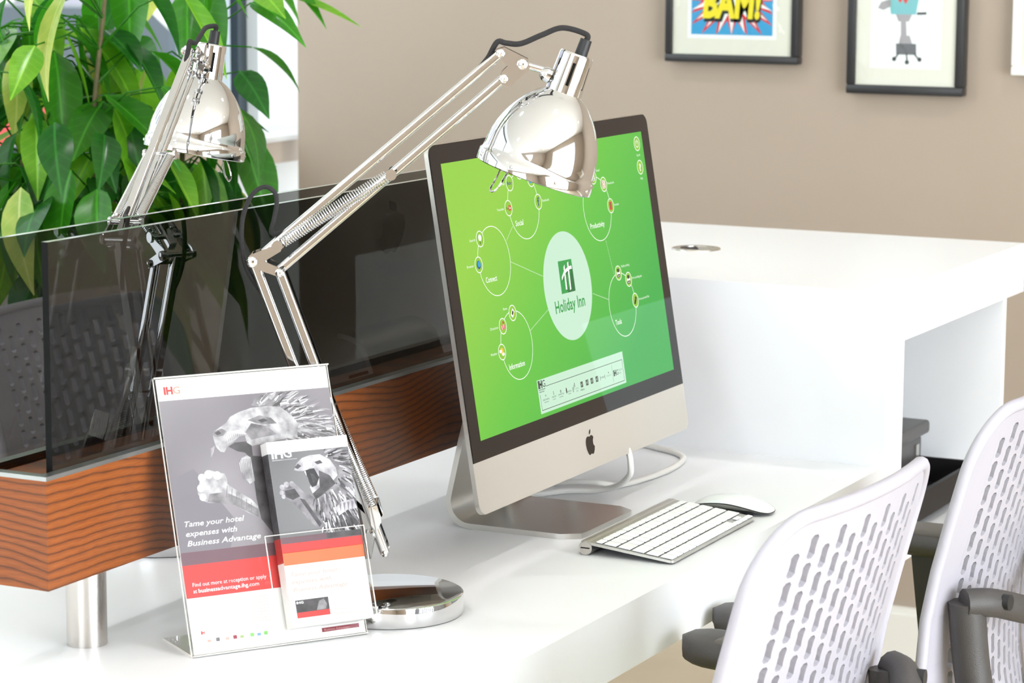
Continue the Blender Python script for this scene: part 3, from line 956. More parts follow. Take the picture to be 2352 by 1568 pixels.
x, y = I('Acrobat'); g.poly(rrect(x - 0.0042, x + 0.0042, y - 0.0055, y + 0.0055, 0.0006, 3), z3, RD, **G); g.line(x - 0.003, y - 0.003, x + 0.0005, y + 0.004, 0.0009, z4, LD, **G); g.line(x + 0.0005, y + 0.004, x + 0.003, y - 0.002, 0.0009, z4, LD, **G)
for nm in ('Mobile printing', 'Print boarding pass'):
    x, y = I(nm)
    g.poly(rrect(x - 0.0055, x + 0.0055, y - 0.003, y + 0.002, 0.001, 3), z3, WH, **G)
    g.poly(rrect(x - 0.0035, x + 0.0035, y + 0.001, y + 0.0058, 0.0006, 3), z4, DK, **G)
    g.poly(rrect(x - 0.0045, x + 0.0045, y - 0.0058, y - 0.0018, 0.0006, 3), z4, DK, **G)
    g.line(x - 0.003, y - 0.004, x + 0.003, y - 0.004, 0.001, z5, WH, **G)
x, y = I('Access personal files'); g.poly([(x - 0.0055, y - 0.004), (x - 0.001, y - 0.006), (x + 0.0055, y + 0.003), (x + 0.001, y + 0.006)], z3, DK, **G); g.line(x, y + 0.002, x + 0.002, y + 0.0008, 0.0012, z4, GY, **G)
x, y = I('News'); g.poly([(x - 0.006, y - 0.002), (x - 0.001, y - 0.006), (x + 0.006, y + 0.001), (x + 0.001, y + 0.006)], z3, WH, **G); g.poly([(x - 0.003, y - 0.001), (x - 0.0005, y - 0.003), (x + 0.003, y + 0.001), (x + 0.0005, y + 0.0035)], z4, DK, **G); g.poly([(x + 0.001, y - 0.004), (x + 0.003, y - 0.0035), (x + 0.005, y + 0.0005), (x + 0.003, y + 0.0)], z4, GO, **G)
x, y = I('Directions'); g.poly([(x - 0.006, y - 0.003), (x - 0.001, y - 0.005), (x + 0.006, y - 0.003), (x + 0.005, y + 0.002), (x + 0.0, y + 0.001), (x - 0.005, y + 0.003)], z3, PK, **G); g.disc(x + 0.002, y + 0.004, 0.0022, z4, 12, RD, **G); g.line(x + 0.002, y + 0.003, x + 0.001, y - 0.002, 0.001, z4, WH, **G); g.line(x - 0.004, y + 0.001, x - 0.002, y - 0.004, 0.001, z4, WH, **G)
x, y = I('Weather'); g.disc(x, y + 0.001, 0.0044, z3, 20, GO, **G)
for ax, ay in ((-0.0035, 0.0012), (0.0028, -0.003)):
    g.poly(rrect(x + ax - 0.0036, x + ax + 0.0036, y + ay - 0.0019, y + ay + 0.0019, 0.0018, 4), z4, WH, **G)
x, y = I('Log out'); g.ring(x, y, 0.0042, 0.0054, z3, 24, WH, a0=radians(120), a1=radians(420), **G); g.line(x, y, x, y + 0.006, 0.0012, z3, WH, **G)
x, y = I('Help'); g.text('?', x, y - 0.0048, 0.0098, z3, WH, w=0.0062, bold=.03, align='CENTER', **G)
# hotel mark in the pale disc
g.poly([(-0.0212, 0.0198), (-0.0222, -0.0226), (0.0192, -0.0230), (0.0193, 0.0190)], z2, LG, **G)
g.poly([(-0.004, -0.0228), (0.0192, -0.0230), (0.0193, 0.0120)], z3, LD, **G)
for dx, dy, c, zz in ((0.0022, -0.0018, LD, z4), (0, 0, WH, z5)):
    g.poly([(-0.0090 + dx, -0.0185 + dy), (-0.0048 + dx, -0.0185 + dy), (-0.0030 + dx, 0.0140 + dy), (-0.0072 + dx, 0.0110 + dy)], zz, c, **G)
    g.poly([(0.0028 + dx, -0.0205 + dy), (0.0070 + dx, -0.0195 + dy), (0.0092 + dx, 0.0168 + dy), (0.0050 + dx, 0.0150 + dy)], zz, c, **G)
    arc = [(-0.0165, -0.0045), (-0.009, 0.0015), (0.0, 0.0052), (0.009, 0.0072), (0.0170, 0.0075)]
    g.poly([(ax + dx, ay - 0.0012 + dy) for ax, ay in arc] + [(ax + dx, ay + 0.0032 + dy) for ax, ay in arc[::-1]], zz, c, **G)
g.text('Holiday Inn', -0.0470, -0.0452, 0.0160, z2, LG, w=0.0900, bold=0.018, **G)
# footer banner
g.poly([(-0.129, -0.1628), (0.136, -0.1620), (0.136, -0.1194), (-0.129, -0.1200)], z1, PA, **G)
for a, b_ in (((-105.7, -130.2), (131.2, -130.0)), ((131.2, -130), (131.2, -158.4)), ((131.2, -158.4), (-124.6, -158.7)), ((-124.6, -158.7), (-124.6, -138.5)), ((96.5, -132.5), (96.5, -155.7))):
    g.line(a[0] * mm, a[1] * mm, b_[0] * mm, b_[1] * mm, 0.0007, z2, DK if a[0] != 96.5 else GY, **G)
g.text('IH', -0.1268, -0.1305, 0.0092, z2, DK, w=0.0115, bold=0.06, **G)
g.text('G', -0.1150, -0.1305, 0.0092, z2, DK, w=0.0085, **G)
g.text('InterContinental', -0.1262, -0.1335, 0.0020, z2, DK, w=0.018, bold=.02, **G)
g.text('Hotels Group', -0.1262, -0.1362, 0.0020, z2, DK, w=0.0145, bold=.02, **G)
for x, t, w in ((-109.4, 'INTERCONTINENTAL', 19), (-86.4, 'HUALUXE', 12), (-65.5, 'CROWNE PLAZA', 17), (-40.5, 'INDIGO', 12), (-17, 'HOTELS', 9)):
    g.text(t, x * mm, -0.1478, 0.0022, z2, DK if w != 9 else GY, w=w * mm, align='CENTER', **G)
    g.line((x - w * .35) * mm, -0.1500, (x + w * .35) * mm, -0.1500, 0.0007, z2, GY, **G)
g.ring(-0.1094, -0.1418, 0.0006, 0.0012, z2, 10, DK, **G)
g.poly(rrect(-0.0872, -0.0856, -0.1445, -0.1395, 0.0004, 2), z2, GY, **G)
g.ring(-0.0655, -0.1430, 0.0009, 0.0018, z2, 10, DK, **G)
g.disc(-0.0485, -0.1448, 0.0016, z2, 12, DK, ry=0.004, **G)
for dx in (-4, -1, 2):
    g.line((-25 + dx) * mm, -0.1500 + 0.001 * (dx + 4), (-25 + dx) * mm, -0.1400 + 0.0008 * dx, 0.0014, z2, GY if dx == -1 else DK, **G)
for i, x in enumerate((-1.1, 15.2, 30.2, 46.1)):
    g.poly(rrect((x - 4.0) * mm, (x + 4.2) * mm if i else (x + 3.0) * mm, -0.1475, -0.1402, 0.0004, 2), z2, DK, **G)
    g.text('H', (x - 1.2) * mm, -0.1464, 0.0052, z3, PA, w=0.0042, shear=.3, align='CENTER', **G)
    if i:
        g.poly(rrect((x + 1.0) * mm, (x + 3.8) * mm, -0.1470, -0.1408, 0.0003, 2), z3, GY, **G)
g.text('Holiday Inn', -0.0011, -0.1516, 0.0024, z2, LD, w=0.0115, bold=.02, align='CENTER', **G)
g.text('STAYBRIDGE', 0.0641, -0.1452, 0.0022, z2, DK, w=0.013, align='CENTER', **G)
g.line(0.0570, -0.1475, 0.0570, -0.1415, 0.0008, z2, DK, **G); g.line(0.0712, -0.1475, 0.0712, -0.1415, 0.0008, z2, DK, **G)
g.text('CANDLEWOOD', 0.0840, -0.1456, 0.0020, z2, GY, w=0.015, align='CENTER', **G); g.disc(0.084, -0.1408, 0.0010, z2, 10, DK, **G)
g.text('IH', 0.0990, -0.1478, 0.0072, z2, DK, w=0.0085, bold=0.06, **G); g.text('G', 0.1078, -0.1478, 0.0072, z2, DK, w=0.0066, **G)
g.text('Rewards', 0.1160, -0.1432, 0.0026, z2, GY, w=0.0125, **G); g.text('Club', 0.1160, -0.1474, 0.0026, z2, GY, w=0.0070, **G)
g.build('display', SM + [scr], IM, 0)

# fruit mark
APPLE = [(0, .30), (.10, .335), (.22, .35), (.35, .30), (.42, .22), (.34, .12), (.31, .0), (.34, -.13), (.45, -.22), (.40, -.36), (.30, -.50), (.18, -.56), (.08, -.53), (0, -.51), (-.08, -.53), (-.18, -.56), (-.30, -.48), (-.42, -.28), (-.47, -.05), (-.45, .14), (-.36, .28), (-.22, .345), (-.09, .33)]
LEAF = [(.01, .40), (.10, .43), (.18, .52), (.20, .64), (.10, .60), (.02, .51)]


def apple_mark(mb, cx, cy, h, z0, z1, M, flip=1):
    for sh in (APPLE, LEAF):
        mb.prism([(cx + flip * x * h / 1.2, cy + y * h / 1.2) for x, y in sh], z0, z1, M=M)
    return mb


apple_mark(MB(), 0.0, -0.2215, 0.033, 0.0005, 0.0008, DM).build('chin_logo', M_blackglass, IM, 0)
apple_mark(MB(), 0.0, 0.055, 0.072, -0.0470, -0.0395, DM, -1).build('back_logo', M_blackglass, IM, 0)
# memory vent slots on the back
vt = MB()
for i in range(7):
    vt.box(-0.045, 0.045, -0.150 - i * 0.0085, -0.146 - i * 0.0085, -0.0365 + i * 0.0022, -0.0340 + i * 0.0022, M=DM)
vt.build('rear_vent', M_slot, IM, 0)
# stand: bent aluminium sheet
path = [(0.067, 0.0035), (0.02, 0.0035), (-0.085, 0.0035)]
bc, br_ = (-0.088, 0.034), 0.0305
for i in range(1, 9):
    a = radians(-90 - i * (106 / 8))
    path.append((bc[0] + br_ * cos(a), bc[1] + br_ * sin(a)))
path += [(-0.100, 0.118), (-0.082, 0.186)]
bc2 = (-0.030, 0.205)
for i in range(1, 7):
    a = radians(160 - i * 14)
    path.append((bc2[0] + 0.045 * cos(a), bc2[1] + 0.034 * sin(a)))
HWID, th = 0.0945, 0.0036
sv, sf = [], []
K = len(path)
for i, (px, pz) in enumerate(path):
    t = Vector(path[min(i + 1, K - 1)]) - Vector(path[max(i - 1, 0)])
    t.normalize()
    nx, nz = -t.y, t.x
    for sgn in (1, -1):
        for j in range(13):
            q = -1 + 2 * j / 12
            sv.append((px + nx * th * sgn, q * HWID, pz + nz * th * sgn))
# rounded front corners of the foot
R0_ = 0.024
for k_ in range(26):
    x_, y_, z_ = sv[k_]
    e = abs(y_) - (HWID - R0_)
    if e > 0:
        sv[k_] = (x_ - (R0_ - sqrt(max(R0_ ** 2 - e * e, 0))), y_, z_)
for i in range(K - 1):
    for s_ in (0, 13):
        for j in range(12):
            a = i * 26 + s_ + j
            sf.append((a, a + 1, a + 27, a + 26))
    for j in (0, 12):
        sf.append((i * 26 + j, i * 26 + 13 + j, (i + 1) * 26 + 13 + j, (i + 1) * 26 + j))
for b_ in (0, (K - 1) * 26):
    for j in range(12):
        sf.append((b_ + j, b_ + j + 1, b_ + 14 + j, b_ + 13 + j))
st = MB().add(sv, sf).build('stand', M_alu, IM, 40)
st.location = (0, -0.008, 0)

pc = MB().tube(spline([(-0.33, 0.125, D + 0.105), (-0.345, 0.15, D + 0.06), (-0.372, 0.19, D + 0.014), (-0.369, 0.218, D + 0.0045), (-0.345, 0.245, D + 0.0045), (-0.325, 0.278, D + 0.0045), (-0.292, 0.295, D + 0.0048), (-0.258, 0.288, D + 0.014), (-0.228, 0.262, D + 0.032), (-0.213, 0.246, D + 0.052), (-0.224, 0.246, D + 0.085), (-0.275, 0.248, D + 0.105), (-0.330, 0.30, D + 0.03), (-0.366, 0.322, D + 0.0045), (-0.331, 0.304, D + 0.011), (-0.30, 0.312, D + 0.0125), (-0.276, 0.345, D + 0.005), (-0.262, 0.407, D + 0.0045), (-0.258, 0.486, D + 0.0045), (-0.271, 0.560, D + 0.0045), (-0.300, 0.598, D + 0.0045), (-0.345, 0.622, D + 0.0045), (-0.372, 0.634, D + 0.0045)], 10), 0.0042, 10)
tag(pc.build('power_cable', M_cable), 'white power cable looping on the desk behind the computer', 'cable')

# ---- keyboard
KB = empty('keyboard', (-0.0909, 0.1026, D), 0.0123, 'slim aluminium keyboard with white keys in front of the computer', 'keyboard')
tilt = math.atan2(0.0125, 0.122)
# local: x toward the user, y to the right
KM = frame((-0.0600, 0, 0.0178), (cos(tilt), 0, -sin(tilt)), (0, 1, 0), (sin(tilt), 0, cos(tilt)))
MB().prism(rrect(-0.002, 0.1225, -0.140, 0.140, 0.006, 5, (0, 1, 1, 0)), -0.0032, 0.0, M=KM).build('plate', M_alu, KB)
MB().cyl((-0.0565, -0.140, 0.0093), (-0.0565, 0.140, 0.0093), 0.0090, n=32).build('battery_tube', M_alu, KB)
cpm = MB().cyl((-0.0565, -0.1404, 0.0093), (-0.0565, -0.140, 0.0093), 0.0078, n=32).build('battery_cap', M_chrome_sat, KB)
MB().box(-0.0625, -0.0505, -0.1408, -0.1404, 0.0085, 0.0101).build('coin_slot', M_printer_d, cpm, 0)
keymesh = {}


def key(x0, x1, y0, y1):
    w, h = round(y1 - y0, 4), round(x1 - x0, 4)
    kk = (w, h)
    if kk not in keymesh:
        o = MB().rbox(-h / 2, h / 2, -w / 2, w / 2, 0.0, 0.0020, 0.0007, 1).build('key', M_key, KB, 0)
        keymesh[kk] = o.data
    else:
        o = bpy.data.objects.new('key', keymesh[kk])
        COL.objects.link(o)
        o.parent = KB
    o.matrix_local = KM @ Matrix.Translation(((x0 + x1) / 2, (y0 + y1) / 2, 0.0001))


P, GAP, Y0, Y1 = 0.019, 0.0031, -0.1365, 0.1365
rows = [(0.0165, 0.0250, [1] * 14), (0.0278, 0.0437, [1] * 13 + [1.5]), (0.0468, 0.0627, [1.5] + [1] * 13), (0.0658, 0.0817, [1.8] + [1] * 11 + [1.7]), (0.0848, 0.1007, [1.25] + [1] * 11 + [2.25])]
for x0, x1, ws in rows:
    tot = sum(ws)
    y = Y0
    for w in ws:
        ww = (Y1 - Y0 + GAP) * w / tot
        key(x0, x1, y, y + ww - GAP)
        y += ww
y = Y0
for w, half in ((1, 0), (1, 0), (1, 0), (1.25, 0), (5.05, 0), (1.25, 0), (1, 0)):
    ww = (Y1 - Y0 + GAP) * w / 14.5
    key(0.1038, 0.1197, y, y + ww - GAP)
    y += ww
ww = (Y1 - Y0 + GAP) / 14.5
key(0.1121, 0.1197, y, y + ww - GAP); y += ww
key(0.1121, 0.1197, y, y + ww - GAP); key(0.1038, 0.1108, y, y + ww - GAP); y += ww
key(0.1121, 0.1197, y, Y1)

# ---- mouse
MS = empty('mouse', (-0.0800, 0.289, D), radians(-4), 'white wireless mouse with silver underside beside the keyboard', 'mouse')


def mouse_shell(z_of, half_l, half_w, zlow=None):
    mbx = MB()
    nu, nv = 24, 14
    vs, fs = [], []
    for i in range(nu + 1):
        for j in range(nv + 1):
            s_ = -1 + 2 * i / nu
            t_ = -1 + 2 * j / nv
            s2, t2 = sin(s_ * pi / 2), sin(t_ * pi / 2)
            x_ = half_l * s2
            wv = half_w * (max(1 - abs(s2) ** 3.2, 0)) ** (1 / 2.6)
            vs.append((x_, wv * t2, z_of(s2, t2)))
    for i in range(nu):
        for j in range(nv):
            a = i * (nv + 1) + j
            fs.append((a, a + 1, a + nv + 2, a + nv + 1))
    return mbx.add(vs, fs)


edge = lambda s_: 0.0030 + 0.0100 * (1 - abs(s_) ** 1.9)
mb1 = mouse_shell(lambda s_, t_: edge(s_) + 0.0015 + 0.0075 * (1 - t_ * t_) * (1 - s_ ** 4) ** 0.5, 0.0565, 0.0285)
mb1.build('top_shell', M_whiteplastic, MS, 60)
mb2 = mouse_shell(lambda s_, t_: edge(s_) * (abs(t_) ** 3) + 0.0012 * (1 - abs(t_) ** 3) + 0.0008 * abs(s_), 0.0560, 0.0280)
mb2.build('underside', M_alu, MS, 60)
rim_ = []
for i in range(49):
    s2 = sin((-1 + 2 * i / 48) * pi / 2)
    rim_.append((0.0562 * s2, -0.0283 * max(1 - abs(s2) ** 3.2, 0) ** (1 / 2.6), edge(s2) + 0.0009))
MB().tube(rim_ + [(p[0], -p[1], p[2]) for p in rim_[::-1]], 0.0008, 6).build('seam', M_black, MS)
for y in (-0.016, 0.016):
    MB().box(-0.035, 0.035, y - 0.002, y + 0.002, 0.0, 0.0016).build('glide', M_black, MS, 0)

# ================================================================== SIGN
BLc = Vector((-0.3108, -0.6608, D))
ex, nrm = Vector((0.55425, 0.83235, 0)), Vector((0.83235, -0.55425, 0))
SG = empty('sign_holder', tuple(BLc + ex * 0.1025), math.atan2(ex.y, ex.x), 'clear acrylic sign holder with poster and leaflet pocket on the near desk', 'sign holder')
# local: x along the sign, -y toward the viewer
ts = radians(19.3)
SMx = frame((-0.1025, 0, 0.002), (1, 0, 0), (0, sin(ts), cos(ts)), (0, -cos(ts), sin(ts)))   # (u, v, out)


def acryl(mb, name):
    o = mb.build(name, M_acryl, SG, 0)
    return o


MB().box(-0.001, 0.206, 0.0, 0.301, -0.0035, -0.0020, M=SMx).build('rear_sheet', M_acryl, SG, 0)
MB().box(-0.001, 0.206, 0.0, 0.301, 0.0012, 0.0024, M=SMx).build('front_sheet', M_acryl, SG, 0)
eg = MB().box(-0.0016, 0.2066, 0.3008, 0.3022, -0.0036, 0.0025, M=SMx)
eg.box(0.2060, 0.2068, 0.0, 0.301, -0.0036, -0.0018, M=SMx).box(-0.0018, -0.0010, 0.0, 0.301, -0.0036, -0.0018, M=SMx)
eg.box(-0.001, 0.206, -0.0012, 0.0, -0.0035, 0.0024, M=SMx)
eg.build('polished_edge', M_acryledge, SG, 0)
MB().box(-0.1035, 0.1035, 0.0005, 0.085, 0.0002, 0.0022).build('foot_sheet', M_acryl, SG, 0)
MB().box(-0.1040, -0.1034, 0.0005, 0.085, 0.0001, 0.0023).build('foot_edge', M_acryledge, SG, 0)
# pocket
pk = MB()
pk.box(0.0905, 0.2085, 0.0125, 0.0137, 0.0024, 0.0255, M=SMx)
pk.box(0.0905, 0.2085, 0.0125, 0.1155, 0.0243, 0.0255, M=SMx)
pk.box(0.0900, 0.0912, 0.0125, 0.1155, 0.0024, 0.0255, M=SMx)
pk.box(0.2078, 0.2090, 0.0125, 0.1155, 0.0024, 0.0255, M=SMx)
pk.build('leaflet_pocket', M_acryl, SG, 0)
pe = MB().box(0.0900, 0.2090, 0.1155, 0.1162, 0.0240, 0.0257, M=SMx).box(0.0898, 0.0906, 0.0125, 0.1155, 0.0243, 0.0257, M=SMx).box(0.2084, 0.2092, 0.0125, 0.1155, 0.0243, 0.0257, M=SMx)
pe.build('pocket_edge', M_acryledge, SG, 0)

PR = [M_paper, mat('print_grey', (150, 145, 150), 0.5), mat('print_light', (192, 189, 194), 0.5), mat('print_mid', (142, 138, 143), 0.5), mat('print_dark', (62, 58, 62), 0.5), mat('print_mauve', (100, 72, 82), 0.5),
      mat('print_red', (204, 50, 48), 0.5), mat('print_orange', (226, 104, 62), 0.5), mat('print_slate', (104, 103, 104), 0.5), mat('print_white', (232, 231, 233), 0.5), mat('print_faint', (212, 160, 150), 0.5), mat('print_wine', (140, 44, 62), 0.5), mat('print_deepgrey', (112, 106, 114), 0.5), mat('print_black', (30, 28, 30), 0.5)]
PAP, PGR, PLT, PMD, PDK, PMV, PRD, POR, PSL, PWH, PFA, PWI, PDG, PBK = range(14)
# smooth studio backdrop and mottled stone tones of the printed photograph
for idx, c0, c1, nsc in ((PGR, (108, 102, 109), (148, 142, 148), 6), (PSL, (74, 74, 76), (124, 123, 125), 6), (PLT, (118, 115, 119), (196, 193, 197), 75), (PMD, (84, 80, 84), (142, 138, 142), 90), (PDK, (38, 35, 38), (78, 74, 78), 80), (PWH, (186, 184, 187), (226, 225, 227), 60)):
    m = PR[idx]
    nt = m.node_tree
    tcn = nt.nodes.new('ShaderNodeTexCoord'); nz_ = nt.nodes.new('ShaderNodeTexNoise'); nz_.inputs['Scale'].default_value = nsc; nz_.inputs['Detail'].default_value = 1 if nsc == 6 else 4
    rpn = nt.nodes.new('ShaderNodeValToRGB')
    rpn.color_ramp.elements[0].position, rpn.color_ramp.elements[0].color = 0.3, lin(c0)
    rpn.color_ramp.elements[1].position, rpn.color_ramp.elements[1].color = 0.7, lin(c1)
    nt.links.new(tcn.outputs['Object'], nz_.inputs['Vector']); nt.links.new(nz_.outputs['Fac'], rpn.inputs[0]); nt.links.new(rpn.outputs[0], nt.nodes['Principled BSDF'].inputs['Base Color'])
rnd = random.Random(5)


def strands(mb, pts, dirs, L, w, z, cols, M, x0=-1, x1=9, y0=-1, y1=9):
    for (x, y), (dx, dy) in zip(pts, dirs):
        l = L * (0.6 + 0.8 * rnd.random())
        ww = w * (0.6 + 0.8 * rnd.random())
        d_ = sqrt(dx * dx + dy * dy) or 1
        dx, dy = dx / d_, dy / d_
        bx, by = -dy * l * 0.18 * (rnd.random() - .5), dx * l * 0.18 * (rnd.random() - .5)
        P_ = [(x - dy * ww, y + dx * ww), (x + dy * ww, y - dx * ww), (x + dx * l * .55 + bx + dy * ww * .8, y + dy * l * .55 + by - dx * ww * .8), (x + dx * l, y + dy * l), (x + dx * l * .55 + bx - dy * ww * .6, y + dy * l * .55 + by + dx * ww * .6)]
        P_ = [(min(max(a, x0), x1), min(max(b, y0), y1)) for a, b in P_]
        mb.poly(P_, z + rnd.random() * 0.00002, rnd.choice(cols), M=M)


def inpoly(x, y, P_):
    c = False
    j = len(P_) - 1
    for i in range(len(P_)):
        if (P_[i][1] > y) != (P_[j][1] > y) and x < (P_[j][0] - P_[i][0]) * (y - P_[i][1]) / (P_[j][1] - P_[i][1]) + P_[i][0]:
            c = not c
        j = i
    return c


LP = {'head': [(57.5, 234.5), (59.5, 238.1), (66.6, 241.9), (74.8, 246.2), (81.2, 252.9), (92.5, 257.2), (107.1, 260.4), (126.2, 260.9), (141.4, 258.7), (153.1, 249.1), (160.9, 237.2), (156.6, 225.2), (135.1, 222), (101.6, 218.4), (96.0, 222.9), (95.0, 231.0), (88.3, 230.1), (80.4, 224.6), (72.7, 220.5), (68.2, 214.3), (63.7, 215.6), (59.8, 220.4), (58.0, 228.5)],
      'brow': [(100.4, 247.2), (115.2, 251.4), (128.9, 247.3), (135.0, 240.7), (123.1, 240.7), (111.5, 242.8)],
      'cheek': [(104.5, 243.5), (122.7, 238.5), (133.1, 228.6), (101.7, 225.3), (96.0, 234.2)],
      'nose': [(59.5, 238.1), (68.8, 240.8), (74.4, 237.4), (69.9, 232.7), (62.3, 231.9), (58.0, 234.5)],
      'mane': [(107.6, 263.2), (113.6, 271.6), (126.0, 274.3), (140.4, 274.9), (156.4, 270.1), (171.8, 260.9), (182.4, 251.0), (192.6, 238.8), (203.4, 228.7), (203.3, 215), (139.9, 215), (137.9, 243.8), (137.4, 256.1)],
      'jaw': [(83.8, 201.0), (87.4, 206.2), (94.1, 208.7), (98, 206), (99, 180), (92.6, 177.1), (88.2, 184.0), (84.3, 192.1)],
      'paw': [(31.2, 177.7), (34.6, 185.0), (36.9, 192.4), (45.4, 194.9), (48.5, 196.8), (55.7, 193.4), (64.7, 191.2), (66.8, 185.0), (66.4, 179.5), (78.9, 169.4), (91.6, 160.4), (98.1, 152.2), (98, 139.3), (84.8, 146.7), (69.9, 156.7), (58.7, 160.1), (42.6, 161.1), (34.9, 164.1), (30.8, 172.2)],
      'pawsh': [(44.1, 170.8), (62.8, 171.1), (77.9, 162.9), (98, 149.1), (98, 139.3), (69.9, 156.7), (54.0, 159.9), (40.4, 162.4)]}
sc = lambda L_: [(a * mm, b * mm) for a, b in L_]
ps = MB()
PM = SMx
ps.box(0.001, 0.204, 0.0008, 0.300, -0.0016, -0.0002, PAP, M=PM)
a1, a2, a3, a4, a5 = 0.00002, 0.00012, 0.00022, 0.00032, 0.00042
ps.poly([(0.0012, 0.1106), (0.2038, 0.1106), (0.2038, 0.2758), (0.0012, 0.2764)], a1, PGR, M=PM)
ps.poly(sc([(2, 111), (60, 111), (70, 140), (30, 200), (2, 190)]), a1 + 0.00003, PDG, M=PM)
ps.poly([(0.0012, 0.0966), (0.2038, 0.0966), (0.2038, 0.1106), (0.0012, 0.1106)], a1, PMV, M=PM)
ps.poly([(0.0012, 0.0612), (0.2038, 0.0612), (0.2038, 0.0966), (0.0012, 0.0966)], a1, PRD, M=PM)
ps.poly(sc(LP['mane']), a2, PMD, M=PM)
pts, dirs = [], []
while len(pts) < 230:
    x, y = rnd.uniform(105, 204), rnd.uniform(214, 276)
    if inpoly(x, y, LP['mane']):
        pts.append((x * mm, y * mm)); dirs.append((x - 100, (y - 242) * 1.0 + rnd.uniform(-18, 18)))
strands(ps, pts, dirs, 0.017, 0.0011, a3, [PLT, PLT, PLT, PDG, PMD, PDK, PWH], PM, 0.0012, 0.2038, 0, 0.2756)
ps.poly(sc(LP['head']), a3 + 0.00006, PLT, M=PM)
ps.poly(sc(LP['cheek']), a4, PMD, M=PM)
ps.poly(sc(LP['brow']), a4, PMD, M=PM)
ps.poly(sc([(112, 246), (120, 247.5), (125, 244.5), (117, 243.2)]), a5, PDK, M=PM)
ps.poly(sc(LP['nose']), a4, PMD, M=PM)
ps.poly(sc([(60, 236.5), (65, 238.5), (68, 235.5), (63, 233.5)]), a5, PDK, M=PM)
ps.poly(sc([(75, 236), (92, 238), (97, 232), (82, 233), (72, 226)]), a4, PWH, M=PM)
for q in range(9):
    ps.line((76 + q * 2.2) * mm, (235 - q * .2) * mm, (72 + q * 2.6) * mm, (225 + q * .8) * mm, 0.0006, a5, PMD, M=PM)
for q in range(5):
    ps.line((58 - q * 0.5) * mm, (222 - q * 1.4) * mm, (53 - q * .2) * mm, (219 - q * 2) * mm, 0.0006, a4, PLT, M=PM)
ps.poly(sc([(96, 224), (101, 219), (101, 178), (97, 206), (92, 212), (84, 214), (74, 220), (82, 224)]), a3, PDK, M=PM)
ps.poly(sc(LP['jaw']), a4, PLT, M=PM)
for q in range(7):
    ps.line((85 + q * 2) * mm, 0.205, (86 + q * 1.6) * mm, 0.183, 0.0007, a5, PMD if q % 2 else PDG, M=PM)
ps.poly(sc(LP['paw']), a3 + 0.00006, PLT, M=PM)
ps.poly(sc(LP['pawsh']), a4, PMD, M=PM)
for cx, cy, r in ((38, 189, 4.5), (46, 192, 4.8), (56, 190, 4.6), (35, 178, 4.2), (36, 168, 4.0)):
    ps.disc(cx * mm, cy * mm, r * mm, a4 + 0.00002, 16, PWH, M=PM)
for q in range(6):
    ps.line((66 + q * 5) * mm, (178 - q * 4.2) * mm, (63 + q * 5.4) * mm, (165 - q * 3.8) * mm, 0.0007, a5, PDG, M=PM)
ps.poly(sc([(98, 208), (112, 206), (112, 120), (100, 138), (98, 160)]), a2, PDK, M=PM)
ps.text('IH', 0.0084, 0.2832, 0.0082, a2, PRD, M=PM, w=0.0105, bold=0.05)
ps.text('G', 0.0192, 0.2832, 0.0082, a2, POR, M=PM, w=0.0078)
ps.line(0.0088, 0.2812, 0.0330, 0.2812, 0.0004, a2, PFA, M=PM)
for t, y, w in (('Tame your hotel', 138.0, 70), ('expenses with', 127.4, 59.5), ('Business Advantage', 117.0, 86)):
    ps.text(t, 0.0104, y * mm, 0.0060, a5 + 0.0001, PWH, M=PM, w=w * mm, shear=0.28, bold=0.014)
ps.text('Find out more at reception or apply', 0.0100, 0.0732, 0.0044, a3, PWH, M=PM, w=0.0860)
ps.text('at', 0.0098, 0.0664, 0.0044, a3, PWH, M=PM, w=0.0042)
ps.text('businessadvantage.ihg.com', 0.0158, 0.0664, 0.0044, a3, PWH, M=PM, w=0.0705, bold=0.012)
for i in range(9):
    y = 0.0545 - i * 0.0033
    ps.line(0.0105, y, 0.058 - (0.006 if i % 3 == 2 else 0), y, 0.0006, a2, PFA, M=PM)
    ps.line(0.062, y, 0.094, y, 0.0006, a2, PFA, M=PM)
ps.text('IH', 0.0118, 0.0218, 0.0034, a2, PRD, M=PM, w=0.0042, bold=.05)
icc = [PFA, PGR, PFA, PWI, mat('print_olive', (150, 170, 110), 0.5), mat('print_green', (120, 186, 100), 0.5), mat('print_blue', (110, 150, 190), 0.5)]
PR += icc[4:]
for i, (x, c) in enumerate(((20, PFA), (30, PMD), (41, PFA), (50, PWI), (58, 14), (70, 15), (78, 16), (86, 15))):
    ps.poly(rrect((x - 2.2) * mm, (x + 2.2) * mm, 0.0125, 0.0155 + (0.001 if i % 2 else 0), 0.0006, 3), a2, c, M=PM)
ps.line(0.010, 0.0065, 0.085, 0.0065, 0.0004, a2, PFA, M=PM)
ps.poly([(0.152, 0.0068), (0.197, 0.0072), (0.197, 0.0114), (0.152, 0.0114)], a2, PWI, M=PM)
ps.text('Business Advantage', 0.155, 0.0080, 0.0022, a3, PFA, M=PM, w=0.030)
tag(ps.build('poster', PR, None, 0), 'printed hotel poster of a roaring stone lion inside the acrylic sign', 'poster').matrix_world = Matrix.Translation(BLc + ex * 0.1025) @ Matrix.Rotation(math.atan2(ex.y, ex.x), 4, 'Z')

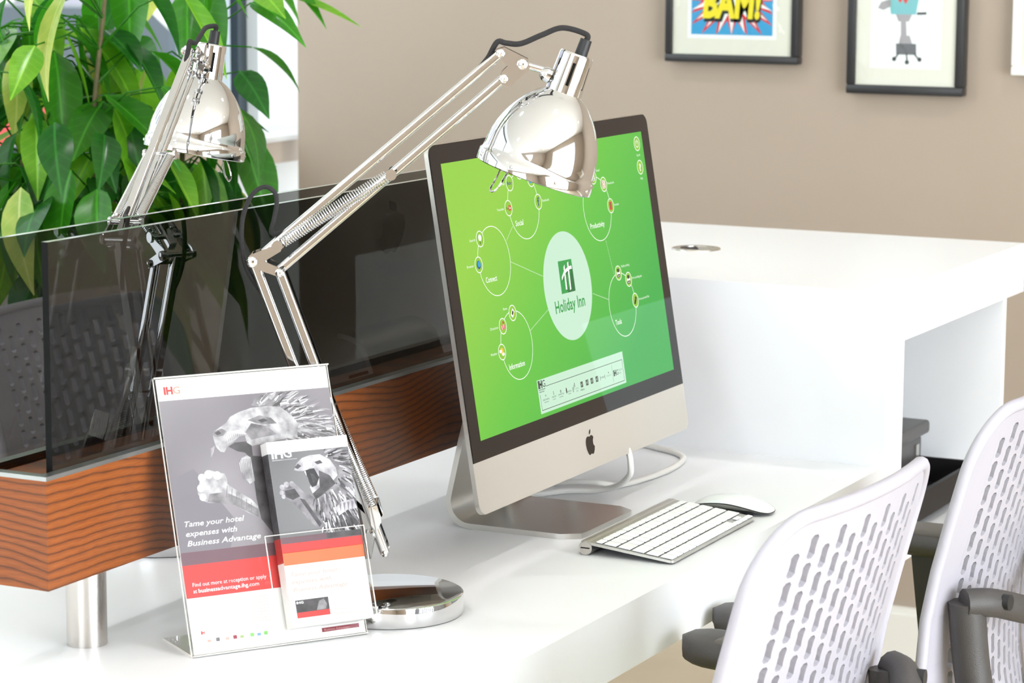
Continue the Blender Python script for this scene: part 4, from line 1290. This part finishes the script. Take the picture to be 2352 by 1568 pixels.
# leaflets (DL) standing in the pocket
BP = {'head': [(134.6, 189.3), (138.9, 196.7), (145.7, 201.7), (155.6, 204.0), (167.7, 204.0), (178.7, 197.3), (184.5, 187.7), (185.5, 178.7), (175.7, 170.6), (161.8, 166.5), (158.2, 159.0), (152.6, 161.8), (150.1, 168.8), (153.2, 172.9), (145.8, 187.1), (139.9, 187.7)],
      'mouth': [(145.3, 187.2), (153.3, 189.0), (158.6, 189.2), (163.2, 178.6), (158.7, 170.1), (152.9, 168.5), (150.8, 173.2), (149.5, 180.0)],
      'dark': [(163.7, 186.4), (175.9, 179.6), (181.7, 170.0), (162.9, 158.5), (155.1, 154.8), (152.6, 161.8), (161.9, 167.6)],
      'mane': [(167.8, 204.7), (173.3, 209.1), (185.4, 209.0), (197.1, 205.7), (203, 201.6), (203, 156.5), (194.9, 146.2), (184.6, 142.8), (168.2, 131.1), (157.1, 136.7), (147.7, 153.4), (146.7, 162.4), (155.3, 155.9), (181.7, 170.0), (187.0, 180.7), (182.8, 192.4)],
      'paw': [(114.3, 169.1), (116.3, 174.5), (122.7, 177.1), (129.9, 177.5), (135.1, 172.5), (139.1, 167.7), (146.4, 160.2), (151.4, 146.3), (162.5, 125.0), (154.7, 121.8), (144.2, 131.4), (134.5, 145.8), (126.5, 155.6), (119.8, 158.5), (114.6, 163.5)],
      'body': [(165.6, 144.8), (186.7, 156.0), (203, 158.7), (203, 118.1), (156.7, 118.9), (156.4, 132.3)],
      'shoulder': [(177.5, 143.5), (185.7, 149.4), (200.6, 151.2), (203, 140.6), (191.5, 139.8), (179.7, 134.3)]}
NB = 6
base_k = 0.0030
thk = 0.0029
LM = Matrix.Translation(BLc + ex * 0.1025) @ Matrix.Rotation(math.atan2(ex.y, ex.x), 4, 'Z')
# the front leaflet is photographed standing proud of the poster; undo the shift that its depth adds
DX, DY = 0.0035, -0.0045
for i in range(NB):
    lf = MB()
    k0 = base_k + i * thk
    front = i == NB - 1
    X0, X1, Yb, Yt = 0.1065 + DX, 0.2035 + DX, 0.0145, 0.2225 + DY
    lf.box(X0, X1, Yb, Yt, k0, k0 + thk * 0.86, PAP, M=SMx)
    zf = k0 + thk * 0.86
    f1, f2, f3, f4 = zf + 0.00004, zf + 0.00012, zf + 0.0002, zf + 0.00028
    # printed spine and face
    lf.poly([(X0, 0.0870), (X1, 0.0862), (X1, Yt - 0.013), (X0, Yt - 0.013)], f1, PSL, M=SMx)
    spn = lambda y0, y1, c: lf.add([(X0 - 0.00005, y0, k0), (X0 - 0.00005, y0, zf), (X0 - 0.00005, y1, zf), (X0 - 0.00005, y1, k0)], [(0, 1, 2, 3)], c, SMx)
    spn(0.112, Yt - 0.013, PDK)
    spn(0.085, 0.112, PRD)
    if front:
        o_ = lambda L_: [((a + DX * 1000) * mm, (b + DY * 1000) * mm) for a, b in L_]
        bx = lambda a, b, c, d_, col, z: lf.poly([(a, c), (b, c), (b, d_), (a, d_)], z, col, M=SMx)
        bx(X0, X1, 0.0995, 0.1125, PMV, f2)
        bx(X0 + 0.055, X1, 0.1065, 0.1125, PDK, f3)
        bx(X0, X1, 0.0955, 0.1055, PRD, f3)
        bx(X0, X1, 0.0820, 0.0960, POR, f3)
        lf.poly(o_(BP['body']), f2, PDK, M=SMx)
        lf.poly(o_(BP['mane']), f2 + 0.00004, PMD, M=SMx)
        pts, dirs = [], []
        while len(pts) < 260:
            x, y = rnd.uniform(140, 203), rnd.uniform(118, 209)
            if inpoly(x, y, BP['mane']) or inpoly(x, y, BP['body']):
                pts.append(((x + DX * 1000) * mm, (y + DY * 1000) * mm)); dirs.append((x - 165 + rnd.uniform(-8, 8), (y - 200) * 0.9))
        strands(lf, pts, dirs, 0.012, 0.0008, f3, [PLT, PLT, PWH, PDK, PMD, PBK, PDK], SMx, X0, X1, 0.1125, Yt - 0.013)
        lf.poly(o_(BP['head']), f3 + 0.00004, PLT, M=SMx)
        lf.poly(o_(BP['dark']), f4, PDK, M=SMx)
        lf.poly(o_(BP['mouth']), f4, PBK, M=SMx)
        lf.poly(o_([(153, 184), (157, 183), (160, 176), (155, 173)]), f4 + .00004, PDK, M=SMx)
        lf.poly(o_([(146, 187), (148, 187), (148.5, 181)]), f4 + .00006, PWH, M=SMx)
        lf.poly(o_([(135.5, 192), (140, 196), (144, 193), (139, 190)]), f4, PDK, M=SMx)
        lf.poly(o_([(160, 196), (167, 197.5), (170, 194), (163, 193)]), f4, PDK, M=SMx)
        lf.poly(o_([(146, 196), (158, 198), (156, 192), (147, 191)]), f4, PWH, M=SMx)
        lf.poly(o_(BP['paw']), f3 + 0.00004, PMD, M=SMx)
        for cx, cy, r in ((117.5, 172, 3.0), (123, 174.5, 3.2), (129.5, 174.5, 3.0), (116, 166, 2.6), (117.5, 161.5, 2.4)):
            lf.disc((cx + DX * 1000) * mm, (cy + DY * 1000) * mm, r * mm, f4, 14, PLT, M=SMx)
        lf.poly(o_([(120, 168), (132, 169), (137, 160), (128, 157), (120, 161)]), f4 + .00002, PDK, M=SMx)
        lf.poly(o_([(136, 158), (142, 156), (158, 128), (155, 124)]), f4, PDK, M=SMx)
        lf.poly(o_(BP['shoulder']), f4, PLT, M=SMx)
        for q in range(4):
            lf.poly(o_([(182 + q * 5, 147 + q * .8), (185 + q * 5, 148), (183 + q * 4.6, 138)]), f4 + .00003, PDG, M=SMx)
        lf.text('IH', 0.1105 + DX, 0.2040 + DY, 0.0108, f3, PWH, M=SMx, w=0.0135, bold=0.035)
        lf.text('G', 0.1245 + DX, 0.2040 + DY, 0.0108, f3, PWH, M=SMx, w=0.0098, bold=0.01)
        lf.line(0.1105 + DX, 0.2018 + DY, 0.1400 + DX, 0.2018 + DY, 0.0008, f3, PLT, M=SMx)
        for t, y, w in (('Tame your hotel', 72.5, 56), ('expenses with', 64.3, 47.5), ('Business Advantage', 55.8, 65)):
            lf.text(t, 0.1125 + DX, (y - 3) * mm, 0.0046, f2, PFA, M=SMx, w=w * mm, shear=0.28, bold=0.02)
        bx(0.1130 + DX, 0.1525 + DX, 0.0275, 0.0435, PDK, f2)
        bx(0.1130 + DX, 0.1525 + DX, 0.0240, 0.0300, PRD, f3)
        lf.text('IHG', 0.1142 + DX, 0.0395, 0.0026, f3, PWH, M=SMx, w=0.0085, bold=.04)
        lf.poly([(0.137 + DX, 0.0305), (0.141 + DX, 0.040), (0.147 + DX, 0.042), (0.150 + DX, 0.036), (0.148 + DX, 0.0305)], f3, PMD, M=SMx)
        lf.text('Business', 0.1590 + DX, 0.0275, 0.0040, f2, PFA, M=SMx, w=0.0235)
        lf.text('Advantage', 0.1590 + DX, 0.0220, 0.0040, f2, PFA, M=SMx, w=0.0285)
    o = lf.build('leaflet', PR, None, 0)
    o.matrix_world = LM
    tag(o, 'front hotel leaflet with a roaring lion, standing in the acrylic pocket' if front else 'hotel leaflet stacked behind the front one in the acrylic pocket', 'leaflet', 'hotel leaflets in the pocket')

# ================================================================== CHAIRS
def make_chair(loc, rz, label):
    C = empty('office_chair', loc, rz, label, 'chair', 'pale grey office chairs with lime seats')
    prof = [(0.46, 0.205), (0.50, 0.196), (0.56, 0.186), (0.62, 0.184), (0.68, 0.188), (0.74, 0.199), (0.80, 0.214), (0.86, 0.230), (0.94, 0.252)]

    def px(z):
        for (z0, x0), (z1_, x1_) in zip(prof, prof[1:]):
            if z <= z1_ or z1_ == 0.94:
                t = (z - z0) / (z1_ - z0)
                return x0 + (x1_ - x0) * t

    def F(a, z, off=0.0):
        return (px(z) - 0.55 * a * a + off, a, z)
    # perforated field: columns of slots, every second column shifted by half a pitch
    cw, ch = 0.0285, 0.0300
    nc, nr = 12, 14
    zb = 0.486
    a_l = -nc * cw / 2
    zt = zb + nr * ch + ch / 2
    vs, fs = [], []

    def addv(a, z):
        vs.append(F(a, z)); return len(vs) - 1

    def cell(a0, a1, z0, z1_):
        ca, cz = (a0 + a1) / 2, (z0 + z1_) / 2
        hw_, hl = 0.0070, 0.0130
        inner = []
        for k_ in range(12):
            th_ = 2 * pi * (k_ + 0.5) / 12
            s_, c_ = sin(th_), cos(th_)
            w_ = hw_ * (0.80 + 0.35 * abs(s_))
            inner.append((ca + w_ * (1 if c_ > 0 else -1) * min(1, abs(c_) * 1.7), cz + hl * s_ * (1.0 if abs(s_) > .5 else 1.0)))
        outer = []
        for k_ in range(12):
            th_ = 2 * pi * (k_ + 0.5) / 12
            m_ = max(abs(cos(th_)), abs(sin(th_)))
            outer.append((ca + (a1 - a0) / 2 * cos(th_) / m_, cz + (z1_ - z0) / 2 * sin(th_) / m_))
        # exact corners come from the 45 degree samples
        cor = {1: (a1, z1_), 4: (a0, z1_), 7: (a0, z0), 10: (a1, z0)}
        for k_, p_ in cor.items():
            outer[k_] = p_
        i0 = [addv(*p_) for p_ in outer]
        i1 = [addv(*p_) for p_ in inner]
        for k_ in range(12):
            k2 = (k_ + 1) % 12
            fs.append((i0[k_], i0[k2], i1[k2], i1[k_]))

    def solid(a0, a1, z0, z1_, n_=2):
        for k_ in range(n_):
            za, zc = z0 + (z1_ - z0) * k_ / n_, z0 + (z1_ - z0) * (k_ + 1) / n_
            i = [addv(a0, za), addv(a1, za), addv(a1, zc), addv(a0, zc)]
            fs.append(tuple(i))
    for c_ in range(nc):
        a0 = a_l + c_ * cw
        sh = ch / 2 if c_ % 2 else 0.0
        if sh:
            solid(a0, a0 + cw, zb, zb + sh, 1)
        else:
            solid(a0, a0 + cw, zt - ch / 2, zt, 1)
        for r_ in range(nr):
            cell(a0, a0 + cw, zb + sh + r_ * ch, zb + sh + (r_ + 1) * ch)
    # border from the field rectangle to the rounded outline
    W_, R_ = 0.222, 0.075
    outl = rrect(-W_, W_, 0.455, 0.94, R_, 10)
    rect = []
    for x_, z_ in outl:
        rect.append((min(max(x_, a_l), -a_l), min(max(z_, zb), zt)))
    N_ = len(outl)
    dense_o, dense_r = [], []
    for i in range(N_):
        j = (i + 1) % N_
        dist = sqrt((outl[i][0] - outl[j][0]) ** 2 + (outl[i][1] - outl[j][1]) ** 2)
        m_ = max(1, int(dist / 0.03))
        for q in range(m_):
            t = q / m_
            dense_o.append((outl[i][0] + (outl[j][0] - outl[i][0]) * t, outl[i][1] + (outl[j][1] - outl[i][1]) * t))
    # pull the field rectangle corners in
    dense_r = [(min(max(x_, a_l), -a_l), min(max(z_, zb), zt)) for x_, z_ in dense_o]
    N_ = len(dense_o)
    io = [addv(*p_) for p_ in dense_o]
    ir = [addv(*p_) for p_ in dense_r]
    for i in range(N_):
        j = (i + 1) % N_
        fs.append((io[i], io[j], ir[j], ir[i]))
    bk = MB().add(vs, fs).build('backrest', M_chair, C, 0)
    bm = bmesh.new(); bm.from_mesh(bk.data)
    bmesh.ops.remove_doubles(bm, verts=bm.verts, dist=0.0002)
    bm.normal_update()
    bmesh.ops.reverse_faces(bm, faces=[f_ for f_ in bm.faces if f_.normal.x < 0])
    bm.to_mesh(bk.data); bm.free()
    md = bk.modifiers.new('thickness', 'SOLIDIFY')
    md.thickness = 0.009
    md.offset = 0.0
    MB().tube([F(a, z, 0.001) for a, z in dense_o], 0.0080, 10, closed=True).build('back_rim', M_chair, C, 60)
    # back support: cross bar and two side plates
    MB().tube(spline([(0.200, -0.190, 0.700), (0.228, -0.160, 0.697), (0.256, -0.08, 0.672), (0.264, 0.0, 0.660), (0.256, 0.08, 0.672), (0.228, 0.160, 0.697), (0.200, 0.190, 0.700)], 5), 0.018, 12).build('support_bar', M_dark, C, 60)
    for s_ in (-1, 1):
        MB().tube(spline([(0.200, s_ * 0.180, 0.700), (0.206, s_ * 0.176, 0.63), (0.218, s_ * 0.17, 0.54), (0.205, s_ * 0.13, 0.45), (0.15, s_ * 0.08, 0.405), (0.06, s_ * 0.05, 0.395)], 5), [0.023] * 26, 10).build('back_stay', M_dark, C, 60)
        MB().cyl((0.234, s_ * 0.160, 0.700), (0.250, s_ * 0.162, 0.700), 0.010, n=18).build('bolt', M_black, C)
    # seat
    sp_ = rrect(-0.185, 0.19, -0.248, 0.248, 0.06, 8)
    sh_ = MB().prism(sp_, 0.405, 0.425).build('seat_pan', M_dark, C)
    cv, cf = [], []
    levels = [(1.0, 0.425), (1.012, 0.445), (1.01, 0.475), (0.975, 0.494), (0.86, 0.503), (0.5, 0.505), (0.0, 0.505)]
    n_ = len(sp_)
    for s_, z in levels[:-1]:
        cv += [(0.0 + x_ * s_, y_ * s_, z) for x_, y_ in sp_]
    cv.append((0.0, 0, 0.505))
    for i in range(len(levels) - 2):
        for j in range(n_):
            cf.append((i * n_ + j, i * n_ + (j + 1) % n_, (i + 1) * n_ + (j + 1) % n_, (i + 1) * n_ + j))
    for j in range(n_):
        cf.append(((len(levels) - 2) * n_ + j, (len(levels) - 2) * n_ + (j + 1) % n_, (len(levels) - 1) * n_))
    MB().add(cv, cf).build('seat', M_felt, C, 50)
    # arms
    for s_ in (-1, 1):
        y = s_ * 0.268
        av, af = [], []
        nl, nn_ = 16, 14
        for i in range(nl + 1):
            t = i / nl
            x_ = -0.097 + 0.205 * t
            e = min(1.0, sqrt(max(1 - (1 - min(t / 0.22, 1)) ** 2, 0)))
            e2 = min(1.0, sqrt(max(1 - (1 - min((1 - t) / 0.15, 1)) ** 2, 0)))
            k_ = max(e * e2, 0.03)
            hw_ = 0.040 * k_ * (1 - 0.15 * t)
            hh_ = 0.0185 * (0.45 + 0.55 * k_)
            zc = 0.663 + 0.006 * (1 - t) ** 2
            for j in range(nn_):
                a = 2 * pi * j / nn_
                cx_, sz_ = cos(a), sin(a)
                av.append((x_, y + hw_ * (abs(cx_) ** 0.7) * (1 if cx_ > 0 else -1), zc + hh_ * (abs(sz_) ** 0.7) * (1 if sz_ > 0 else -1) * (1.0 if sz_ > 0 else 1.15)))
        for i in range(nl):
            for j in range(nn_):
                af.append((i * nn_ + j, i * nn_ + (j + 1) % nn_, (i + 1) * nn_ + (j + 1) % nn_, (i + 1) * nn_ + j))
        af.append(tuple(range(nn_))); af.append(tuple(range(nl * nn_, (nl + 1) * nn_)))
        ap_ = MB().add(av, af).build('armrest', M_dark, C, 60)
        pv = []
        MB().rbox(-0.045, 0.095, y - 0.030, y + 0.030, 0.671, 0.6845, 0.006, 3).build('arm_pad', M_pad, ap_)
        MB().prism([(-0.005, 0.645), (0.090, 0.645), (0.085, 0.44), (0.075, 0.40), (0.02, 0.40), (0.02, 0.44)], -y - 0.016, -y + 0.016, M=Matrix.Rotation(radians(90), 4, 'X')).build('arm_upright', M_upright, C, 30)
        MB().box(0.022, 0.074, min(y, s_ * 0.1), max(y, s_ * 0.1), 0.385, 0.404).build('arm_bracket', M_dark, C, 0)
    # mechanism and base
    MB().rbox(-0.09, 0.10, -0.075, 0.075, 0.355, 0.404, 0.01, 2).build('mechanism', M_dark, C)
    MB().cyl((0, 0, 0.10), (0, 0, 0.36), 0.025, n=24).build('gas_lift', M_black, C)
    for i in range(5):
        a = 2 * pi * i / 5 + 0.3
        c_, s_ = cos(a), sin(a)
        lg = MB().tube([(0.02 * c_, 0.02 * s_, 0.115), (0.15 * c_, 0.15 * s_, 0.098), (0.29 * c_, 0.29 * s_, 0.075)], [0.026, 0.021, 0.015], 10).build('base_leg', M_dark, C, 60)
        MB().cyl((0.29 * c_ - 0.018 * s_, 0.29 * s_ + 0.018 * c_, 0.03), (0.29 * c_ + 0.018 * s_, 0.29 * s_ - 0.018 * c_, 0.03), 0.03, n=20).cyl((0.29 * c_, 0.29 * s_, 0.03), (0.29 * c_, 0.29 * s_, 0.075), 0.007, n=10).build('caster', M_black, lg)
    return C


ch1 = make_chair((0.103, -0.385, 0), radians(-2.8), 'pale grey perforated office chair, nearest to the leaflet sign at the near desk')
ch2 = copy_tree(ch1)
ch2.location = (0.095, 0.290, 0)
ch2.rotation_euler = (0, 0, radians(1.0))
ch2['label'] = 'pale grey office chair with lime seat, drawn up beside the printer shelf'
ch3 = copy_tree(ch1)
ch3.location = (-0.986, 0.335, 0)
ch3.rotation_euler = (0, 0, radians(180))
ch3['label'] = 'grey office chair at the far desk, seen through the smoked glass'

# ================================================================== PRINTER
PRN = empty('printer', (-0.10, 1.19, D - 0.145), 0, 'dark grey printer with open paper tray in the white counter shelf', 'printer')
MB().rbox(-0.30, -0.010, -0.40, -0.012, 0.0, 0.098, 0.006, 2).build('body', M_printer, PRN)
MB().rbox(-0.31, 0.0, -0.405, 0.0, 0.0985, 0.121, 0.006, 2).build('lid', M_printer, PRN)
MB().box(-0.0105, -0.006, -0.36, -0.05, 0.012, 0.052).build('paper_slot', M_printer_d, PRN, 0)
MB().box(-0.0105, -0.0085, -0.045, -0.030, 0.03, 0.085).build('side_badge', M_alu, PRN, 0)
tr = MB().box(-0.012, 0.075, -0.36, -0.02, 0.016, 0.021).box(-0.012, 0.078, -0.022, -0.016, 0.016, 0.062).box(-0.012, 0.078, -0.364, -0.358, 0.016, 0.05).box(0.072, 0.080, -0.364, -0.016, 0.016, 0.058)
tr.build('paper_tray', M_printer_d, PRN, 0)
MB().cyl((0.012, -0.20, 0.021), (0.012, -0.185, 0.021), 0.036, n=28).build('paper_guide', M_printer_d, PRN)

# ================================================================== PICTURES
def picture(x0, x1, zb, h, fwid, label, fm, art):
    yb = YB
    P_ = empty('framed_picture', ((x0 + x1) / 2, yb, D + zb), 0, label, 'picture', 'framed pictures on the taupe wall')
    w = (x1 - x0) / 2
    for nm, (a, b, c, d_) in (('b', (-w, w, 0, fwid)), ('t', (-w, w, h - fwid, h)), ('l', (-w, -w + fwid, fwid, h - fwid)), ('r', (w - fwid, w, fwid, h - fwid))):
        MB().rbox(a, b, -0.032, -0.004, c, d_, 0.003, 2).build('frame_rail', fm, P_)
    MB().box(-w + fwid - .001, w - fwid + .001, -0.0255, -0.005, fwid - .001, h - fwid + .001).build('mount', M_mount, P_, 0)
    # print plane: local (x, z) drawn on y = -0.0165
    FM = frame((0, -0.0257, 0), (1, 0, 0), (0, 0, 1), (0, -1, 0))
    mb, mats = art(w, h, FM)
    mb.build('print', mats, P_, 0)
    MB().box(-w + fwid - .001, w - fwid + .001, -0.0295, -0.0285, fwid - .001, h - fwid + .001).build('glazing', M_pane, P_, 0)
    return P_


def art_bam(w, h, M):
    ms = [mat('comic_white', (250, 250, 250), .5), mat('comic_red', (222, 44, 46), .5), mat('comic_blue', (60, 160, 214), .5), mat('comic_yellow', (248, 226, 40), .5), mat('comic_black', (24, 22, 22), .5)]
    mb = MB()
    hw_ = 0.0905
    z0, z1_ = 0.0575, 0.0575 + 0.155
    cz = z0 + 0.085
    mb.poly([(-hw_ - .008, z0 - .008), (hw_ + .008, z0 - .008), (hw_ + .008, z1_ + .008), (-hw_ - .008, z1_ + .008)], 0.0002, 0, M)
    mb.poly([(-hw_, z0), (hw_, z0), (hw_, z1_), (-hw_, z1_)], 0.0004, 2, M)
    cl = lambda x, y: (min(max(x, -hw_), hw_), min(max(y, z0), z1_))
    for rr_, ri, col, zz in ((0.125, 0.070, 1, 0.0006), (0.105, 0.052, 0, 0.0008)):
        N_ = 22
        for i in range(N_):
            a = 2 * pi * (i + 0.5) / N_
            b0, b1 = a - pi / N_, a + pi / N_
            mb.poly([cl(0, cz), cl(ri * cos(b0), cz + ri * .8 * sin(b0)), cl(rr_ * cos(a), cz + rr_ * .8 * sin(a)), cl(ri * cos(b1), cz + ri * .8 * sin(b1))], zz + i * 1e-6, col, M)
    for dx, dz_, c, zz, bo in ((0.003, -0.003, 4, 0.0010, 0.09), (0, 0, 3, 0.0012, 0.045)):
        mb.text('BAM!', dx, z0 + 0.037 + dz_, 0.060, zz, c, M, w=0.130, shear=0.12, bold=bo, align='CENTER')
    return mb, ms


def art_robot(w, h, M):
    ms = [mat('sheet_white', (250, 250, 252), .6), mat('teal_ink', (118, 190, 198), .5), mat('grey_ink', (166, 158, 164), .5), mat('dark_grey_ink', (96, 94, 100), .5), mat('red_ink', (222, 66, 60), .5), mat('black_ink', (34, 36, 40), .5)]
    mb = MB()
    # offsets: x centre -0.4918, bottom 0.4436
    X = lambda x: x + 0.4918
    Z = lambda z: z - 0.4436
    P_ = lambda L_: [(X(a), Z(b)) for a, b in L_]
    mb.poly(P_([(-0.566, 0.496), (-0.418, 0.496), (-0.418, 0.760), (-0.566, 0.760)]), 0.0002, 0, M)
    mb.poly(P_([(-0.524, 0.604), (-0.472, 0.604), (-0.466, 0.640), (-0.470, 0.700), (-0.520, 0.700), (-0.530, 0.640)]), 0.0004, 1, M)
    mb.poly(P_([(-0.514, 0.640), (-0.506, 0.626), (-0.500, 0.634), (-0.494, 0.624), (-0.484, 0.640), (-0.488, 0.675), (-0.510, 0.675)]), 0.0006, 4, M)
    mb.poly(P_([(-0.508, 0.590), (-0.486, 0.590), (-0.480, 0.604), (-0.514, 0.604)]), 0.0004, 2, M)
    mb.poly(P_([(-0.502, 0.560), (-0.490, 0.560), (-0.492, 0.590), (-0.503, 0.590)]), 0.0004, 2, M)
    mb.poly(P_([(-0.506, 0.546), (-0.478, 0.546), (-0.484, 0.562), (-0.503, 0.562)]), 0.0005, 2, M)
    mb.poly(P_([(-0.511, 0.524), (-0.469, 0.524), (-0.470, 0.546), (-0.512, 0.546)]), 0.0006, 3, M)
    for x in (-0.515, -0.488, -0.462):
        mb.disc(X(x), Z(0.515 if x != -0.488 else 0.509), 0.0045, 0.0007, 12, 5, M)
        mb.line(X(x), Z(0.513), X(x * .6 - .4918 * .4), Z(0.527), 0.003, 0.0007, 5, M)
    mb.line(X(-0.470), Z(0.606), X(-0.450), Z(0.607), 0.005, 0.0005, 5, M)
    mb.poly(P_([(-0.552, 0.616), (-0.540, 0.612), (-0.524, 0.620), (-0.526, 0.634), (-0.545, 0.628)]), 0.0005, 2, M)
    mb.ring(X(-0.470), Z(0.580), 0.022, 0.0228, 0.0003, 24, 2, M, a0=-1.2, a1=1.3)
    return mb, ms


def art_plain(w, h, M):
    ms = [mat('sheet_pale', (246, 246, 244), .6), mat('sheet_grey_ink', (150, 150, 156), .6)]
    mb = MB()
    mb.poly([(-w + .05, .06), (w - .05, .06), (w - .05, h - .06), (-w + .05, h - .06)], 0.0002, 0, M)
    mb.ring(0, h / 2, 0.05, 0.06, 0.0004, 40, 1, M)
    return mb, ms


picture(-1.016, -0.7193, 0.4975, 0.40, 0.0165, 'black framed comic picture reading BAM hung on the taupe wall', M_pframe, art_bam)
picture(-0.6145, -0.3690, 0.4436, 0.40, 0.0185, 'black framed drawing of a teal machine on a stand', M_pframe, art_robot)
picture(-0.2728, 0.05, 0.4892, 0.40, 0.018, 'white framed picture at the right end of the wall', mat('white_frame', (244, 244, 240), 0.4), art_plain)

# ================================================================== RED ARMCHAIR
RA = empty('armchair', (-1.46, 0.44, 0), 0, 'red upholstered high armchair behind the plant by the window', 'armchair')
MB().rbox(-0.36, -0.22, -0.36, 0.36, 0.30, 1.02, 0.05, 4).build('backrest', M_red, RA)
MB().rbox(-0.24, 0.12, -0.26, 0.26, 0.18, 0.44, 0.04, 3).build('seat', M_red, RA)
for s_ in (-1, 1):
    MB().rbox(-0.26, 0.10, s_ * 0.31 - 0.05, s_ * 0.31 + 0.05, 0.14, 0.62, 0.035, 3).build('arm', M_red, RA)
    for x in (-0.28, 0.05):
        MB().cyl((x, s_ * 0.30, 0.0), (x, s_ * 0.30, 0.20), 0.016, 0.022, n=12).build('leg', M_dark, RA)
MB().rbox(-0.225, -0.185, -0.10, 0.14, 0.60, 0.86, 0.018, 3).build('back_cushion', M_paper, RA)

# ================================================================== PLANT
PX, PY = -1.36, 1.06
PL = empty('potted_plant', (PX, PY, 0), 0, 'tall leafy green climbing plant in a dark floor planter by the window', 'plant')
MB().lathe([(0.0, 0.0), (0.17, 0.0), (0.175, 0.01), (0.21, 0.40), (0.225, 0.42), (0.225, 0.45), (0.205, 0.45), (0.20, 0.41), (0.0, 0.40)], 40).build('planter', M_pot, PL)
MB().lathe([(0.0, 0.425), (0.10, 0.424), (0.203, 0.415)], 30).build('soil', M_soil, PL)
rp_ = random.Random(21)


def leaf_mesh(L, Wd, droop, fold, curl):
    mb = MB()
    nu, nv = 9, 3
    vs, fs = [], []
    for i in range(nu + 1):
        t = i / nu
        wv = Wd * (sin(pi * min(t * 1.02, 1) ** 0.78)) ** 0.85 * (1 - 0.25 * t) if 0 < t < 1 else 0.0006
        wv = max(wv, 0.0006)
        ang = droop * t
        x = L * (t - 0.18 * droop * t * t)
        z = -L * 0.5 * droop * t * t
        for j in range(-nv, nv + 1):
            q = j / nv
            vs.append((x, wv * q, z + fold * wv * abs(q) + curl * sin(3 * t + q * 2) * wv * 0.3))
    k_ = 2 * nv + 1
    for i in range(nu):
        for j in range(2 * nv):
            a = i * k_ + j
            fs.append((a, a + 1, a + k_ + 1, a + k_))
    mb.add(vs, fs)
    return mb


LMESH = []
for i in range(12):
    o = leaf_mesh(rp_.uniform(0.110, 0.160), rp_.uniform(0.023, 0.031), rp_.uniform(0.2, 0.9), rp_.uniform(0.1, 0.45), rp_.uniform(-0.6, 0.6)).build('leaf', LEAFM[(0, 0, 1, 1, 2, 0, 1, 2, 0, 3, 2, 1)[i]], None, 60)
    LMESH.append(o.data)
    bpy.data.objects.remove(o)
stems = []
for i in range(9):
    a = 2 * pi * i / 9 + 0.3
    r0, r1 = 0.06, rp_.uniform(0.10, 0.32)
    if i == 8:
        r1 = 0.02
    top = rp_.uniform(1.14, 1.42)
    fx, fy = -0.05, -0.37                       # the foliage leans to the light
    pts = [(r0 * cos(a), r0 * sin(a), 0.42), (fx * .5 + r0 * 1.3 * cos(a), fy * .5 + r0 * 1.3 * sin(a), 0.75), (fx + r1 * .7 * cos(a + .2), fy + r1 * .7 * sin(a + .2), 0.75 + (top - .75) * .5), (fx + r1 * cos(a + .3), fy + r1 * sin(a + .3), top)]
    pp = spline(pts, 6)
    MB().tube(pp, [0.008 * (1 - 0.6 * q / len(pp)) for q in range(len(pp))], 7).build('stem', M_stem, PL, 60)
    stems.append(pp)
cnt = 0
while cnt < 298:
    pp = rp_.choice(stems)
    k_ = rp_.randrange(int(len(pp) * 0.36), len(pp))
    p0 = Vector(pp[k_])
    ao = rp_.uniform(0, 2 * pi)
    out_ = Vector((cos(ao), sin(ao), rp_.uniform(0.05, 0.9))).normalized()
    plen = rp_.uniform(0.05, 0.20)
    p1 = p0 + out_ * plen
    if p1.z > 1.20 and rp_.random() < 0.12:
        continue
    if p1.z > 1.54 or p1.z < 0.94 or sqrt((p1.x + 0.05) ** 2 + (p1.y + 0.37) ** 2) > 0.34:
        continue
    # keep to the room side of the sill
    if PX + p1.x < XL + 0.2:
        continue
    mid = p0 + out_ * plen * 0.5 + Vector((0, 0, 0.02))
    MB().tube([p0, mid, p1], [0.0022, 0.0018, 0.0013], 5, cap=False).build('petiole', LEAFM[0], PL, 60)
    me = rp_.choice(LMESH)
    o = bpy.data.objects.new('leaf', me)
    COL.objects.link(o)
    o.parent = PL
    yaw = ao + rp_.uniform(-0.5, 0.5)
    pit = rp_.uniform(0.05, 1.25)                 # nose down
    o.matrix_local = Matrix.Translation(p1) @ Matrix.Rotation(yaw, 4, 'Z') @ Matrix.Rotation(pit, 4, 'Y') @ Matrix.Rotation(rp_.uniform(-0.6, 0.6), 4, 'X') @ Matrix.Scale(rp_.uniform(0.95, 1.42), 4)
    cnt += 1
